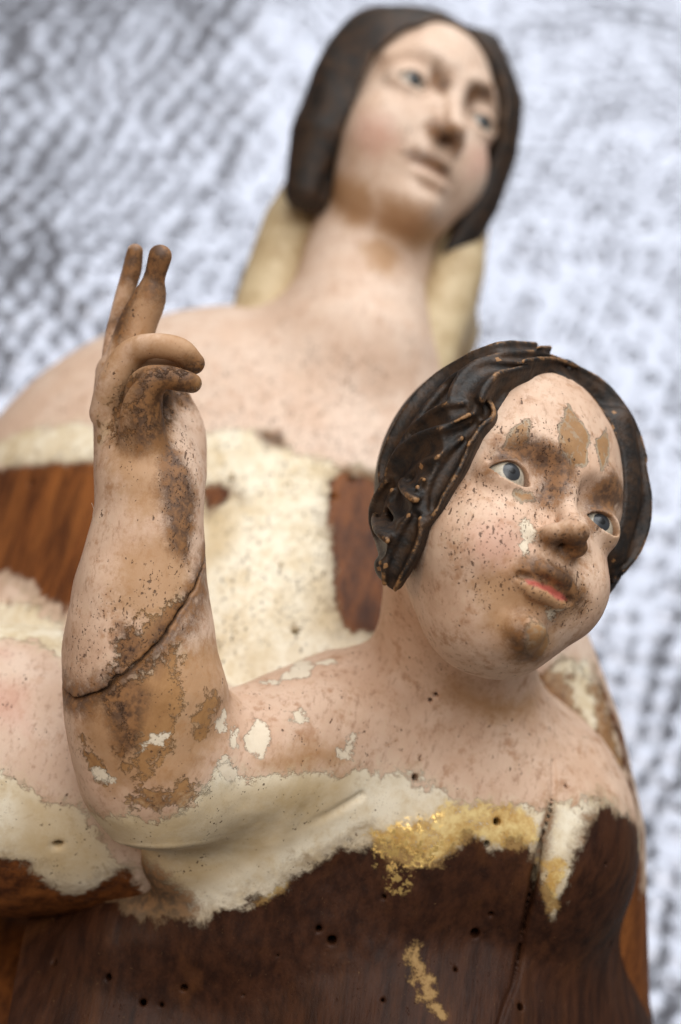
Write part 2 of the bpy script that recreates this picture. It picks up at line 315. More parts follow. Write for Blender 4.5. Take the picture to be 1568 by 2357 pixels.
# ------------------------------------------------------------------ surveyed marks on the carvings (centimetres): losses, gilding, grime, painted shade, worm holes
BAKED = {
    'child_holes': [[2.13,-7.49,-42.95,0.26,0.17,0.95,8],[4.42,-8.75,-42.88,0.08,0.11,0.99,11],[4.14,-9.38,-42.85,0.06,-0.08,1.0,8],[6.49,-7.86,-43.63,0.37,0.51,0.78,5.5],[4.28,-11.45,-43.21,-0.04,-0.3,0.95,7],[3.85,-12.01,-43.3,0.15,-0.12,0.98,10],[-0.61,-11.69,-42.57,0.06,-0.02,1.0,9],[-0.24,-12.01,-42.6,0.07,0.01,1.0,11],[8.09,-12.94,-45.54,0.83,-0.3,0.46,5],[9.45,-14.28,-49.25,0.89,0.41,0.21,5],[5.08,-13.94,-42.8,0.45,0.5,0.74,9],[-4.43,-13.49,-42.99,-0.08,-0.15,0.99,10],[-5.59,-13.89,-43.02,0.04,0.28,0.96,8],[-5.07,-13.97,-43.01,-0.06,0.15,0.99,5],[2.71,-5.22,-43.29,-0.22,-0.25,0.94,4],[2.55,-5.38,-43.35,-0.13,-0.14,0.98,3],[1.23,-10.81,-42.63,-0.15,-0.05,0.99,5],[-8.31,-13.08,-44.1,-0.54,0.52,0.66,7],[7.61,-10.11,-43.55,0.63,0.02,0.78,4],[3.25,-12.86,-42.76,0.28,0.58,0.76,4],[-1.76,-12.45,-42.61,-0.03,-0.06,1.0,5],[-2.74,-13.6,-42.76,-0.11,-0.08,0.99,4],[1.16,-13.5,-42.07,-0.05,0.59,0.8,5],[6.9,-13.3,-44.2,0.6,-0.13,0.79,4],[-6.59,-13.23,-43.16,-0.21,0.05,0.98,5]],
    'woman_holes': [[-0.25,0.57,-51.7,0.22,0.6,0.77,9],[-1.43,-3.71,-47.95,0.13,0.58,0.81,10],[-3.75,1.16,-51.67,0.0,0.6,0.8,9],[-10.98,1.02,-53.75,-0.48,0.51,0.71,9],[-1.93,-1.68,-49.49,0.1,0.64,0.76,7],[-11.18,-3.04,-50.71,-0.5,0.55,0.68,10],[-7.94,-9.35,-42.66,0.1,-0.32,0.94,11],[7.22,-6.34,-48.01,0.17,0.3,0.94,9],[8.08,-7.03,-48.06,0.48,0.25,0.84,8],[0.39,1.18,-52.37,0.26,0.58,0.77,7],[-3.7,3.09,-53.06,0.0,0.58,0.81,5],[-0.02,4.09,-54.3,0.19,0.39,0.9,6]],
    'crack': [[6.18,-7.08,-44.07,0.42,0.57,0.71],[6.14,-7.75,-43.57,0.24,0.53,0.82],[6.01,-8.42,-43.2,0.2,0.37,0.91],[5.72,-9.23,-42.94,0.17,0.11,0.98],[5.57,-9.9,-42.91,0.01,-0.01,1.0],[5.39,-10.85,-43.01,-0.08,-0.24,0.97],[5.23,-11.78,-43.28,-0.05,-0.32,0.95],[5.12,-12.7,-43.45,0.18,0.12,0.98],[4.95,-13.34,-43.12,0.47,0.48,0.74],[4.65,-13.8,-42.63,0.43,0.53,0.73],[4.35,-14.36,-42.12,0.39,0.44,0.81]],
    'child': {"wood":[[[0.15,0.17,0.97],[-11.29,-11.79,-46.74],[-8.88,-11.79,-46.74],[-7.3,-11.48,-46.05],[-5.61,-11.77,-43.23],[-4.09,-11.6,-42.83],[-2.73,-10.98,-42.56],[-1.63,-10.46,-42.42],[-0.78,-9.98,-42.49],[0.07,-9.45,-42.52],[0.93,-9.15,-42.57],[1.78,-9.45,-42.55],[2.63,-9.71,-42.63],[3.38,-9.44,-42.79],[3.69,-9.02,-42.81],[4.12,-9.46,-42.86],[4.86,-9.46,-42.88],[5.38,-9.41,-42.9],[5.6,-10.34,-42.95],[6.07,-11.52,-43.21],[6.47,-10.47,-43.0],[6.86,-9.52,-43.15],[7.1,-8.85,-43.46],[7.47,-8.54,-43.82],[8.22,-8.93,-44.47],[8.98,-9.18,-44.47],[9.49,-10.45,-44.47],[9.22,-16.09,-43.21],[-11.29,-17.4,-46.74]]],"gesso":[[[0.36,0.12,0.92],[-6.84,-7.83,-39.6],[-5.82,-7.95,-39.6],[-4.9,-7.97,-39.44],[-3.9,-7.73,-39.64],[-3.47,-7.2,-39.87],[-3.25,-6.77,-40.01],[-2.93,-6.76,-40.31],[-2.6,-7.21,-40.57],[-1.69,-7.13,-41.07],[-0.53,-7.12,-41.72],[0.56,-7.11,-42.35],[1.17,-7.34,-42.66],[1.92,-7.32,-42.92],[2.53,-7.82,-42.96],[3.14,-8.18,-42.88],[4.25,-8.25,-42.95],[5.76,-8.36,-43.18],[6.8,-8.3,-43.53],[7.78,-8.48,-44.14],[8.39,-8.97,-44.7],[8.9,-9.48,-44.7],[8.9,-11.53,-44.7],[2.64,-10.78,-42.74],[-3.47,-11.87,-42.7],[-6.65,-11.72,-43.51],[-8.71,-11.28,-48.0]]],"gold":[[[0.07,0.1,0.99],[3.02,-8.21,-42.87],[3.88,-8.24,-42.9],[4.75,-8.26,-43.01],[5.49,-8.64,-43.04],[5.57,-9.35,-42.91],[4.61,-9.53,-42.88],[3.75,-9.14,-42.81],[2.88,-9.85,-42.69],[1.78,-10.0,-42.54],[1.05,-9.64,-42.56],[0.8,-9.09,-42.57],[1.78,-8.79,-42.6],[2.52,-8.58,-42.74]],[[0.09,-0.12,0.99],[5.66,-9.9,-42.91],[6.22,-9.78,-42.94],[6.49,-10.22,-42.98],[6.1,-10.85,-43.01],[5.99,-11.65,-43.24],[5.83,-10.84,-43.0]],[[0.02,-0.17,0.99],[-2.73,-11.23,-42.6],[-2.11,-10.74,-42.48],[-1.51,-10.4,-42.43],[-1.48,-10.52,-42.46],[-2.12,-10.94,-42.53]],[[0.16,0.46,0.88],[1.91,-12.3,-42.72],[2.18,-12.2,-42.79],[2.56,-13.01,-42.46],[2.66,-13.52,-42.13],[3.07,-13.99,-41.92],[2.68,-13.97,-41.85],[2.24,-13.4,-42.13],[1.99,-12.79,-42.51]]],"fleck":[[[-0.08,0.95,0.31],[-2.26,-4.49,-42.86],[-1.77,-4.31,-42.86],[-1.21,-4.41,-45.11],[-0.78,-4.46,-43.72],[-1.04,-4.71,-43.12],[-1.77,-4.83,-42.86]],[[0.01,0.91,0.42],[-0.7,-4.03,-43.8],[-0.28,-3.94,-43.95],[-0.11,-4.36,-43.95],[-0.49,-4.43,-43.8]],[[0.35,0.63,0.7],[-1.42,-5.52,-41.85],[-1.13,-5.41,-42.07],[-0.98,-5.71,-41.87],[-1.3,-5.83,-41.63]],[[0.44,0.44,0.78],[-2.62,-6.1,-40.86],[-2.3,-5.6,-41.5],[-1.85,-5.93,-41.36],[-2.04,-6.64,-40.96],[-2.49,-6.55,-40.75]],[[0.74,0.32,0.59],[-2.97,-5.93,-40.54],[-2.74,-5.76,-40.97],[-2.7,-6.36,-40.66],[-2.99,-6.31,-40.35]],[[0.5,0.14,0.86],[-0.05,-6.75,-42.02],[0.19,-6.3,-42.22],[0.38,-6.25,-42.33],[0.34,-6.9,-42.22]],[[0.35,0.4,0.84],[4.62,-0.29,-38.86],[4.82,-0.18,-39.03],[4.89,-0.71,-38.85],[4.67,-1.07,-38.61]],[[0.35,-0.55,0.76],[5.21,-2.4,-38.68],[5.58,-2.44,-38.55],[5.79,-2.65,-39.24],[5.41,-2.63,-38.94]],[[0.04,-0.15,0.99],[-5.38,-6.08,-38.89],[-4.94,-5.97,-38.9],[-5.0,-6.25,-38.94],[-5.33,-6.31,-38.93]],[[0.28,-0.1,0.95],[-4.83,-5.8,-38.9],[-4.45,-5.71,-39.01],[-4.62,-5.95,-38.98]],[[0.87,0.09,0.48],[-3.31,-5.51,-40.03],[-3.12,-5.35,-40.5],[-3.06,-5.8,-40.45],[-3.21,-5.99,-40.18]],[[0.69,0.02,0.72],[-3.25,-6.6,-40.02],[-3.04,-6.52,-40.24],[-2.77,-6.96,-40.45],[-3.04,-7.15,-40.22]],[[-0.47,-0.25,0.85],[-6.55,-6.69,-39.53],[-5.76,-6.85,-39.16],[-5.82,-6.97,-39.22],[-6.43,-6.85,-39.49]]],"leaf":[[[0.1,0.02,0.99],[0.62,-9.15,-42.55],[1.78,-8.65,-42.63],[2.83,-8.49,-42.79],[2.94,-9.55,-42.7],[2.02,-10.18,-42.56],[1.05,-9.89,-42.58]],[[-0.03,-0.03,1.0],[1.41,-10.01,-42.57],[2.14,-9.88,-42.56],[1.9,-10.62,-42.59],[1.29,-10.75,-42.62]]],"chip":[[[0.51,0.38,0.77],[5.85,2.24,-40.4],[6.15,2.92,-41.02],[6.38,2.5,-40.86],[6.61,2.2,-40.85],[6.66,1.97,-40.78],[6.44,1.34,-40.35],[6.19,1.31,-40.2],[5.89,1.59,-40.04],[5.79,1.94,-40.17]],[[0.07,0.23,0.97],[4.32,1.67,-39.86],[4.56,2.15,-39.95],[4.92,2.42,-40.15],[4.91,1.83,-39.92],[4.64,1.72,-39.91]],[[0.45,-0.29,0.84],[4.58,-2.96,-38.17],[4.82,-2.77,-38.18],[5.2,-2.96,-38.41],[5.4,-3.39,-39.34],[5.22,-3.77,-39.48],[4.74,-3.58,-38.66]],[[0.74,0.29,0.6],[6.93,1.92,-41.01],[7.3,2.31,-41.76],[7.27,1.64,-41.28],[6.99,1.15,-40.67]],[[0.4,0.48,0.78],[4.57,0.46,-39.35],[5.0,0.49,-39.65],[5.02,0.32,-39.49],[4.67,0.26,-39.26]]],"lwood":[[[0.1,0.02,0.99],[-6.07,-4.7,-39.01],[-5.06,-4.03,-38.95],[-4.31,-3.5,-39.26],[-4.03,-4.4,-39.27],[-4.1,-5.28,-39.15],[-4.63,-6.44,-39.06],[-5.07,-6.95,-39.07],[-5.57,-6.66,-39.05],[-5.38,-5.8,-38.86],[-5.77,-5.25,-38.89]],[[0.76,-0.01,0.65],[-3.87,-5.3,-39.32],[-3.56,-4.67,-39.63],[-3.21,-4.96,-40.17],[-3.51,-5.82,-39.74],[-3.88,-6.16,-39.4]],[[-0.56,-0.21,0.8],[-6.68,-5.88,-39.45],[-6.13,-6.53,-39.24],[-6.12,-6.94,-39.33],[-6.62,-6.76,-39.62]],[[0.27,-0.28,0.92],[-5.43,-7.31,-39.22],[-3.99,-7.01,-39.41],[-3.58,-7.42,-39.83],[-4.11,-7.7,-39.51],[-5.22,-7.76,-39.33]]],"dirt_shade":[[[0.04,0.59,0.81],[-3.7,-1.14,-41.19],[-3.7,-2.2,-40.19],[-4.01,-2.93,-39.59],[-4.95,-3.89,-38.98],[-5.73,-4.38,-38.98],[-6.35,-4.61,-39.37],[-7.14,-4.58,-40.35],[-7.45,-4.33,-40.93],[-7.45,-4.44,-40.93],[-6.62,-4.71,-39.6],[-5.61,-4.45,-38.93],[-4.84,-4.0,-38.98],[-3.91,-3.03,-39.69],[-3.6,-2.17,-40.62]],[[0.22,0.2,0.95],[5.9,-8.53,-43.13],[6.03,-8.54,-43.16],[5.66,-9.9,-42.91],[5.27,-11.78,-43.28],[4.95,-13.34,-43.12],[4.42,-14.26,-42.2],[4.27,-14.24,-42.14],[4.86,-13.22,-43.14],[5.12,-11.65,-43.24],[5.5,-9.84,-42.91]],[[0.15,0.23,0.96],[3.79,1.0,-39.38],[4.11,1.64,-39.84],[5.09,1.95,-39.93],[5.85,1.64,-40.04],[6.21,1.07,-40.15],[5.91,0.49,-39.62],[5.41,0.15,-39.54],[5.01,0.27,-39.44],[5.4,0.9,-40.07],[4.93,1.33,-39.99],[4.3,1.15,-40.02]],[[0.68,-0.06,0.73],[6.59,0.04,-40.56],[6.92,0.74,-40.75],[7.35,1.1,-41.02],[8.0,0.64,-41.67],[8.08,-0.02,-41.67],[7.7,0.16,-41.67],[7.05,-0.02,-40.68],[6.66,-0.54,-40.31]],[[0.5,0.02,0.87],[4.98,-0.74,-38.85],[5.47,-0.66,-38.53],[6.23,-0.51,-38.48],[6.51,-1.05,-39.92],[5.89,-1.27,-39.12],[5.53,-1.0,-38.98]],[[0.53,0.27,0.8],[4.45,-1.61,-38.51],[4.64,-1.25,-38.53],[4.93,-1.17,-38.62],[5.25,-1.27,-38.57],[5.89,-1.6,-39.02],[6.37,-2.25,-39.48],[6.23,-2.52,-39.48],[5.76,-2.23,-39.02],[5.14,-1.85,-38.53],[4.74,-1.74,-38.44]],[[-0.03,-0.66,0.75],[4.24,-3.09,-38.4],[4.54,-2.97,-38.18],[4.76,-3.55,-38.62],[5.16,-3.86,-39.56],[4.66,-3.82,-39.13]],[[-0.18,0.1,0.98],[-6.22,-4.62,-39.26],[-5.39,-4.25,-38.94],[-4.94,-4.69,-38.87],[-5.27,-6.02,-38.88],[-5.62,-6.26,-38.96],[-5.95,-5.36,-38.93]],[[-0.26,0.56,0.79],[-7.08,-11.42,-46.33],[-6.11,-11.32,-47.03],[-4.09,-11.04,-42.79],[-4.96,-12.31,-42.96],[-6.74,-12.16,-43.31]],[[0.65,0.21,0.73],[7.04,-8.72,-43.47],[8.07,-8.77,-44.33],[8.5,-9.59,-44.62],[7.69,-10.12,-43.61],[6.87,-9.41,-43.18]]],"stain_shade":[[[0.35,0.15,0.93],[4.03,-1.34,-38.47],[4.59,-1.12,-38.57],[5.27,-1.23,-38.69],[6.13,-1.7,-39.28],[6.6,-2.52,-39.71],[5.82,-2.95,-39.45],[4.76,-2.75,-38.19],[4.15,-2.33,-38.55]],[[0.32,0.48,0.82],[5.02,-0.55,-38.9],[5.68,-0.37,-38.46],[6.3,-0.37,-38.64],[6.55,-1.16,-39.91],[5.76,-1.36,-38.99],[5.05,-1.01,-38.74]],[[0.15,-0.49,0.86],[4.14,-2.77,-38.48],[5.57,-2.94,-39.27],[5.68,-3.72,-39.27],[4.71,-4.1,-39.6],[4.05,-3.45,-38.7]],[[-0.09,0.12,0.99],[-6.66,-4.58,-39.87],[-5.06,-4.03,-38.95],[-3.16,-3.03,-38.95],[-3.05,-5.91,-40.41],[-4.0,-7.36,-39.47],[-6.02,-7.35,-39.42],[-6.84,-5.91,-39.61]],[[-0.05,-0.31,0.95],[3.38,-1.78,-38.57],[4.03,-1.39,-38.47],[4.57,-1.94,-38.39],[4.55,-2.86,-38.2],[5.25,-3.62,-39.36],[4.69,-3.96,-39.38],[3.6,-2.89,-38.65]],[[0.36,-0.12,0.93],[3.02,-4.63,-42.97],[4.03,-5.08,-43.19],[5.25,-5.47,-44.13],[6.18,-5.3,-44.46],[5.67,-6.0,-44.46],[4.18,-5.99,-43.52],[2.92,-5.21,-43.24]],[[0.05,-0.21,0.98],[3.69,-1.34,-38.43],[4.47,-1.39,-38.48],[4.88,-2.09,-38.22],[5.77,-2.53,-39.08],[5.33,-2.86,-39.01],[4.55,-2.8,-38.22],[3.71,-2.55,-38.58],[3.32,-1.89,-38.6]],[[0.43,0.14,0.89],[-2.27,-6.73,-40.83],[-1.0,-6.21,-41.6],[0.31,-6.54,-42.24],[0.19,-7.01,-42.13],[-1.58,-7.19,-41.12]],[[0.28,-0.13,0.95],[-6.59,-7.92,-39.47],[-4.9,-8.03,-39.47],[-3.47,-7.32,-39.9],[-2.6,-7.33,-40.57],[0.44,-7.15,-42.27],[0.19,-8.15,-42.41],[-1.73,-9.4,-42.06],[-4.07,-10.62,-42.59],[-6.55,-11.26,-47.32]],[[0.14,-0.76,0.63],[6.91,-0.25,-41.23],[7.19,-0.13,-40.81],[7.52,-0.83,-40.72],[7.17,-0.95,-40.72]]],"red":[[[0.4,0.29,0.87],[4.64,-1.69,-38.5],[4.91,-1.75,-38.45],[5.55,-2.03,-38.75],[5.84,-2.28,-39.18],[5.57,-2.26,-38.47],[5.1,-1.96,-38.24],[4.7,-1.83,-38.35]]],"blush":[[[-0.08,0.24,0.97],[3.38,-0.35,-38.62],[4.28,-0.13,-38.8],[4.77,-0.9,-38.7],[4.46,-1.77,-38.41],[3.7,-1.67,-38.5],[3.26,-1.01,-38.47]],[[0.92,0.23,0.31],[7.11,-1.3,-40.67],[7.46,-1.18,-40.67],[7.46,-2.23,-40.67],[7.17,-2.58,-40.67]]],"speck":[[[-0.17,0.34,0.93],[3.16,1.13,-40.0],[4.11,0.55,-39.28],[4.64,-0.13,-38.96],[4.96,-0.57,-38.91],[4.47,-1.67,-38.49],[3.49,-2.34,-38.6],[2.84,-1.35,-38.73],[2.76,-0.02,-39.24]],[[0.08,0.41,0.91],[3.77,2.52,-40.38],[4.53,2.27,-40.02],[5.51,2.53,-40.43],[6.07,1.95,-40.36],[6.29,1.25,-40.25],[5.78,0.9,-39.94],[4.75,1.92,-39.9],[3.93,1.34,-39.66]],[[0.35,0.21,0.91],[5.45,0.78,-40.01],[6.41,0.79,-40.33],[6.3,-0.46,-38.57],[5.07,-0.68,-38.84],[5.01,-0.02,-39.24]],[[0.42,0.1,0.9],[4.59,-1.12,-38.57],[5.28,-1.13,-38.77],[6.28,-1.6,-39.46],[6.67,-2.52,-39.76],[5.57,-2.94,-39.27],[4.47,-2.44,-38.52]],[[0.75,0.07,0.65],[7.08,1.39,-40.86],[7.9,1.15,-40.86],[8.11,0.34,-41.32],[7.52,0.34,-41.32]]]},  # ochre neck patch below the chin carries the chin's shadow in its colour
    'arm': {"lwood":[[[0.1,0.14,0.98],[-5.83,-3.48,-39.02],[-5.08,-2.81,-39.08],[-4.33,-2.33,-39.44],[-3.83,-2.16,-39.44],[-4.46,-3.31,-39.08],[-5.18,-3.87,-39.02],[-6.01,-4.25,-38.98]],[[0.55,0.18,0.81],[-5.58,3.44,-40.32],[-5.01,3.75,-39.92],[-3.81,3.74,-41.73],[-3.84,3.38,-41.73],[-4.58,3.15,-41.73],[-4.69,2.57,-41.13],[-5.08,2.04,-39.99],[-5.54,2.04,-39.98]]],"dirt_shade":[[[-0.03,0.03,1.0],[-6.05,7.45,-42.79],[-5.55,7.52,-41.84],[-4.57,7.46,-41.84],[-4.6,6.45,-41.9],[-4.96,6.22,-41.9],[-5.31,6.45,-41.84],[-5.81,6.48,-42.86],[-6.11,6.59,-42.79]],[[0.43,0.35,0.83],[-5.97,1.96,-40.62],[-5.72,3.22,-40.47],[-5.2,3.76,-40.02],[-3.8,3.8,-41.68],[-3.74,3.32,-41.68],[-4.58,3.02,-41.68],[-4.58,2.45,-41.12],[-4.77,1.88,-40.24],[-5.31,1.59,-40.03]],[[-0.51,0.3,0.8],[-5.85,7.41,-41.85],[-5.5,7.41,-41.85],[-5.38,6.93,-41.85],[-5.74,5.73,-41.85],[-6.08,4.64,-41.78],[-6.49,5.38,-42.89],[-6.09,6.45,-41.85]],[[-0.63,0.0,0.78],[-5.25,7.46,-41.82],[-4.59,7.28,-41.82],[-4.77,6.44,-41.82],[-5.07,5.84,-41.82],[-5.43,6.08,-41.78],[-5.31,6.8,-41.82]],[[0.72,0.22,0.66],[-4.68,2.19,-40.53],[-4.22,1.37,-40.53],[-3.88,0.33,-40.56],[-4.04,-1.27,-39.93],[-4.42,-0.93,-39.71],[-4.73,0.67,-39.93]],[[-0.03,-0.0,1.0],[-5.63,-2.92,-39.07],[-5.18,-3.25,-39.01],[-5.07,-3.81,-39.01],[-5.73,-4.14,-38.95]],[[-0.03,-0.01,1.0],[-3.66,-1.13,-40.78],[-3.76,-2.23,-40.78],[-4.13,-3.02,-40.78],[-4.97,-3.9,-39.09],[-5.75,-4.39,-39.09],[-6.31,-4.58,-39.09],[-7.02,-4.5,-39.65],[-7.3,-4.24,-40.1],[-7.29,-4.35,-40.08],[-6.56,-4.66,-39.24],[-5.64,-4.47,-39.09],[-4.85,-4.01,-39.09],[-4.01,-3.11,-40.78],[-3.62,-2.18,-40.78]]],"stain_shade":[[[-0.31,0.44,0.84],[-6.34,3.25,-40.75],[-6.4,5.37,-42.84],[-6.05,7.46,-42.84],[-5.69,7.7,-42.84],[-4.42,7.22,-40.46],[-4.44,6.23,-40.46],[-4.7,5.08,-40.46],[-5.14,4.73,-40.46],[-5.6,4.38,-40.46]],[[0.49,0.11,0.86],[-6.22,3.24,-40.72],[-5.6,4.27,-40.47],[-5.33,4.96,-41.93],[-4.25,4.78,-41.93],[-3.65,4.03,-41.64],[-3.78,3.32,-41.64],[-4.57,2.96,-41.64],[-4.54,2.08,-40.8],[-5.2,1.47,-40.04],[-6.02,1.84,-40.56]],[[0.34,0.39,0.86],[-6.47,3.25,-40.82],[-5.62,4.63,-40.61],[-3.66,4.06,-40.73],[-3.86,3.32,-41.64],[-4.57,2.96,-41.64],[-4.49,2.09,-40.84],[-4.49,-0.02,-39.86],[-5.26,-0.47,-39.59],[-6.02,0.9,-40.14]],[[0.22,-0.27,0.94],[-6.09,3.7,-40.6],[-5.24,4.6,-40.36],[-4.2,4.48,-40.32],[-3.76,3.93,-40.57],[-4.21,4.03,-40.39],[-5.28,4.05,-40.65],[-5.88,3.25,-40.8]],[[0.11,0.17,0.98],[-5.71,-0.81,-39.59],[-4.17,-0.25,-40.04],[-3.73,-1.92,-39.08],[-4.85,-3.04,-39.08],[-5.99,-2.48,-39.21]],[[-0.29,0.54,0.79],[-5.99,4.41,-40.74],[-5.42,5.72,-41.75],[-4.71,6.19,-41.75],[-4.68,5.08,-40.53],[-5.26,4.74,-40.53]]],"speck":[[[0.65,0.22,0.73],[-4.67,2.94,-41.42],[-3.72,2.94,-41.42],[-3.52,-0.81,-39.76],[-4.37,-0.81,-39.76],[-4.74,0.9,-39.99]],[[0.11,-0.06,0.99],[-6.6,-2.51,-39.53],[-4.15,-1.16,-39.86],[-3.92,-2.07,-39.88],[-5.39,-3.92,-38.95],[-6.95,-4.21,-39.58]]]},  # brown on the hand is part paint and grime, part painted shade
    'woman': {"wood":[[[-0.42,0.56,0.71],[-13.46,1.51,-56.43],[-11.26,1.61,-54.37],[-9.2,1.73,-53.26],[-8.2,1.48,-52.68],[-7.51,-0.31,-51.09],[-8.09,-1.74,-50.11],[-8.93,-3.26,-49.23],[-9.8,-2.74,-50.07],[-10.89,-2.22,-51.18],[-12.66,-1.69,-53.08]],[[0.27,0.59,0.76],[-0.36,0.99,-52.0],[0.24,1.3,-52.41],[1.45,1.0,-52.65],[1.97,0.43,-52.46],[2.09,-2.46,-50.09],[1.05,-4.03,-48.38],[0.08,-3.68,-48.31],[-0.23,-2.41,-49.22],[-0.42,-0.31,-50.95]],[[-0.02,0.61,0.79],[-4.61,0.71,-51.36],[-3.74,0.89,-51.47],[-3.5,0.49,-51.16],[-4.42,0.09,-50.86]],[[0.01,-0.41,0.91],[-10.15,-9.51,-42.54],[-9.09,-9.85,-42.71],[-8.56,-10.38,-43.11],[-8.03,-10.89,-43.57],[-7.43,-11.0,-43.73],[-6.11,-10.22,-43.21],[-5.7,-11.07,-43.89],[-8.13,-13.67,-48.68],[-11.47,-14.33,-48.08]],[[0.65,0.22,0.72],[8.54,-5.05,-48.85],[9.45,-7.29,-48.85],[10.05,-9.86,-47.75],[9.86,-15.7,-46.83],[8.25,-15.7,-46.83],[9.1,-10.54,-47.75],[9.1,-8.35,-48.51],[8.75,-6.59,-48.85]]],"gesso":[[[-0.07,0.62,0.78],[-13.41,2.71,-56.23],[-11.16,3.07,-55.42],[-9.06,3.16,-54.23],[-8.02,2.73,-53.51],[-4.74,2.7,-52.82],[-3.39,2.93,-52.96],[-2.17,2.54,-52.78],[-1.26,1.93,-52.48],[-0.36,1.78,-52.59],[0.09,1.48,-52.5],[1.76,1.34,-53.06],[2.03,-4.46,-48.5],[-4.35,-4.96,-45.48],[-5.24,1.16,-51.76],[-7.86,1.33,-52.45],[-13.41,1.34,-56.23]],[[-0.15,0.82,0.56],[-12.34,-2.98,-51.71],[-10.39,-3.04,-50.18],[-9.01,-3.66,-48.89],[-7.81,-4.47,-44.44],[-8.8,-3.88,-44.99],[-10.8,-3.65,-45.28]],[[0.06,-0.33,0.94],[-10.09,-7.04,-42.31],[-9.12,-7.39,-42.26],[-8.29,-7.9,-42.39],[-7.35,-8.17,-42.52],[-6.77,-9.19,-42.74],[-6.1,-10.15,-43.17],[-7.47,-11.21,-43.95],[-8.05,-11.02,-43.69],[-8.58,-10.53,-43.22],[-9.11,-10.06,-42.82],[-10.17,-9.71,-42.63]],[[0.42,0.33,0.85],[7.2,-5.41,-48.31],[7.89,-5.25,-48.73],[8.09,-6.12,-48.45],[7.94,-6.96,-48.01],[7.59,-6.15,-48.17]],[[0.35,0.35,0.87],[6.87,-4.94,-48.4],[8.26,-4.46,-48.45],[8.54,-5.22,-48.45],[7.57,-5.43,-48.45]]],"gold":[],"lwood":[[[0.24,0.28,0.93],[6.03,-5.28,-48.34],[7.17,-4.74,-48.55],[8.56,-5.44,-48.55],[8.98,-7.14,-47.83],[9.3,-9.92,-48.07],[8.39,-9.15,-47.63],[7.06,-6.86,-47.83]]],"dirt_shade":[[[0.09,0.58,0.81],[-2.78,2.78,-52.88],[-2.03,2.73,-52.93],[-1.99,2.23,-52.58],[-2.59,2.39,-52.62]],[[0.3,0.58,0.76],[-0.06,1.48,-52.45],[1.61,1.34,-52.98],[1.74,0.58,-52.46],[0.24,0.87,-52.09]],[[0.18,-0.05,0.98],[3.17,14.53,-57.04],[3.54,14.81,-57.3],[4.13,14.42,-56.41],[4.42,14.17,-56.39],[4.38,13.73,-57.1],[3.69,13.82,-57.06]],[[0.32,0.05,0.95],[2.4,13.4,-56.68],[2.86,13.57,-56.72],[3.5,13.31,-56.71],[4.11,12.9,-57.06],[3.89,12.63,-57.07],[3.1,12.98,-56.7]],[[0.1,0.17,0.98],[3.57,17.01,-57.83],[4.24,16.36,-57.84],[3.9,15.93,-57.79],[3.41,16.36,-57.85]],[[0.66,-0.24,0.71],[5.02,16.48,-58.26],[5.84,16.51,-58.98],[6.18,16.0,-58.98],[5.32,16.06,-58.87],[4.97,15.41,-58.65]]],"stain_shade":[[[-0.68,0.11,0.73],[-0.41,13.42,-59.48],[1.08,12.38,-57.06],[1.57,11.12,-57.26],[0.43,10.71,-57.74],[-0.49,12.23,-59.48]],[[-0.02,0.63,0.77],[-4.63,-0.02,-50.78],[-3.48,0.2,-50.93],[-3.54,-1.3,-49.69],[-4.42,-1.85,-49.25]],[[0.19,0.6,0.78],[-1.11,-2.13,-49.24],[-0.41,-1.87,-49.63],[0.15,-3.49,-48.48],[-0.33,-3.9,-48.05],[-0.99,-3.76,-48.0]],[[0.22,0.59,0.78],[-0.54,1.5,-52.34],[0.12,1.6,-52.6],[-0.06,0.95,-52.05],[-0.48,0.99,-51.97]],[[0.28,0.44,0.85],[0.75,10.14,-57.32],[1.58,10.52,-57.59],[2.41,9.72,-57.76],[1.88,8.72,-56.6],[1.07,9.03,-56.5]],[[0.28,-0.19,0.94],[1.4,12.03,-56.96],[2.85,11.45,-56.51],[3.8,10.75,-58.85],[2.94,9.83,-58.39],[1.25,10.52,-57.57]],[[0.13,-0.3,0.94],[-8.88,-7.88,-42.27],[-7.47,-8.17,-42.51],[-6.45,-9.86,-43.02],[-7.87,-10.7,-43.41],[-8.94,-9.52,-42.58]]],"red":[],"blush":[[[-0.37,0.09,0.92],[0.75,15.03,-57.21],[1.88,14.73,-56.69],[2.21,13.76,-56.69],[1.24,13.15,-56.87],[0.43,14.08,-57.33]],[[0.82,-0.26,0.5],[4.92,13.93,-58.09],[5.88,14.43,-59.44],[5.68,13.16,-59.09],[4.75,12.75,-58.01]],[[0.17,0.16,0.97],[2.69,13.35,-56.67],[3.5,13.03,-56.68],[3.85,12.54,-57.05],[3.02,12.87,-56.68]],[[0.07,0.57,0.82],[-10.39,-4.75,-43.53],[-8.98,-4.98,-43.36],[-8.83,-6.12,-42.65],[-10.19,-5.88,-42.71]],[[0.0,0.86,0.51],[-10.76,-3.97,-44.56],[-9.7,-4.08,-44.39],[-9.66,-4.19,-44.21]]],"speck":[[[0.15,0.52,0.84],[-6.95,6.06,-55.95],[1.83,5.17,-55.05],[1.76,1.5,-53.17],[-4.29,2.7,-52.79]],[[0.1,0.57,0.81],[-4.59,2.7,-52.81],[-0.36,1.94,-52.7],[-0.33,-4.13,-47.89],[-3.85,-4.35,-47.34]]]},  # dark patch under the nose is shade painted into the colour
}
# ------------------------------------------------------------------ the carved child
HC = Frame(1297, 1145, 40.0, 34, -28, -12, 1.034)

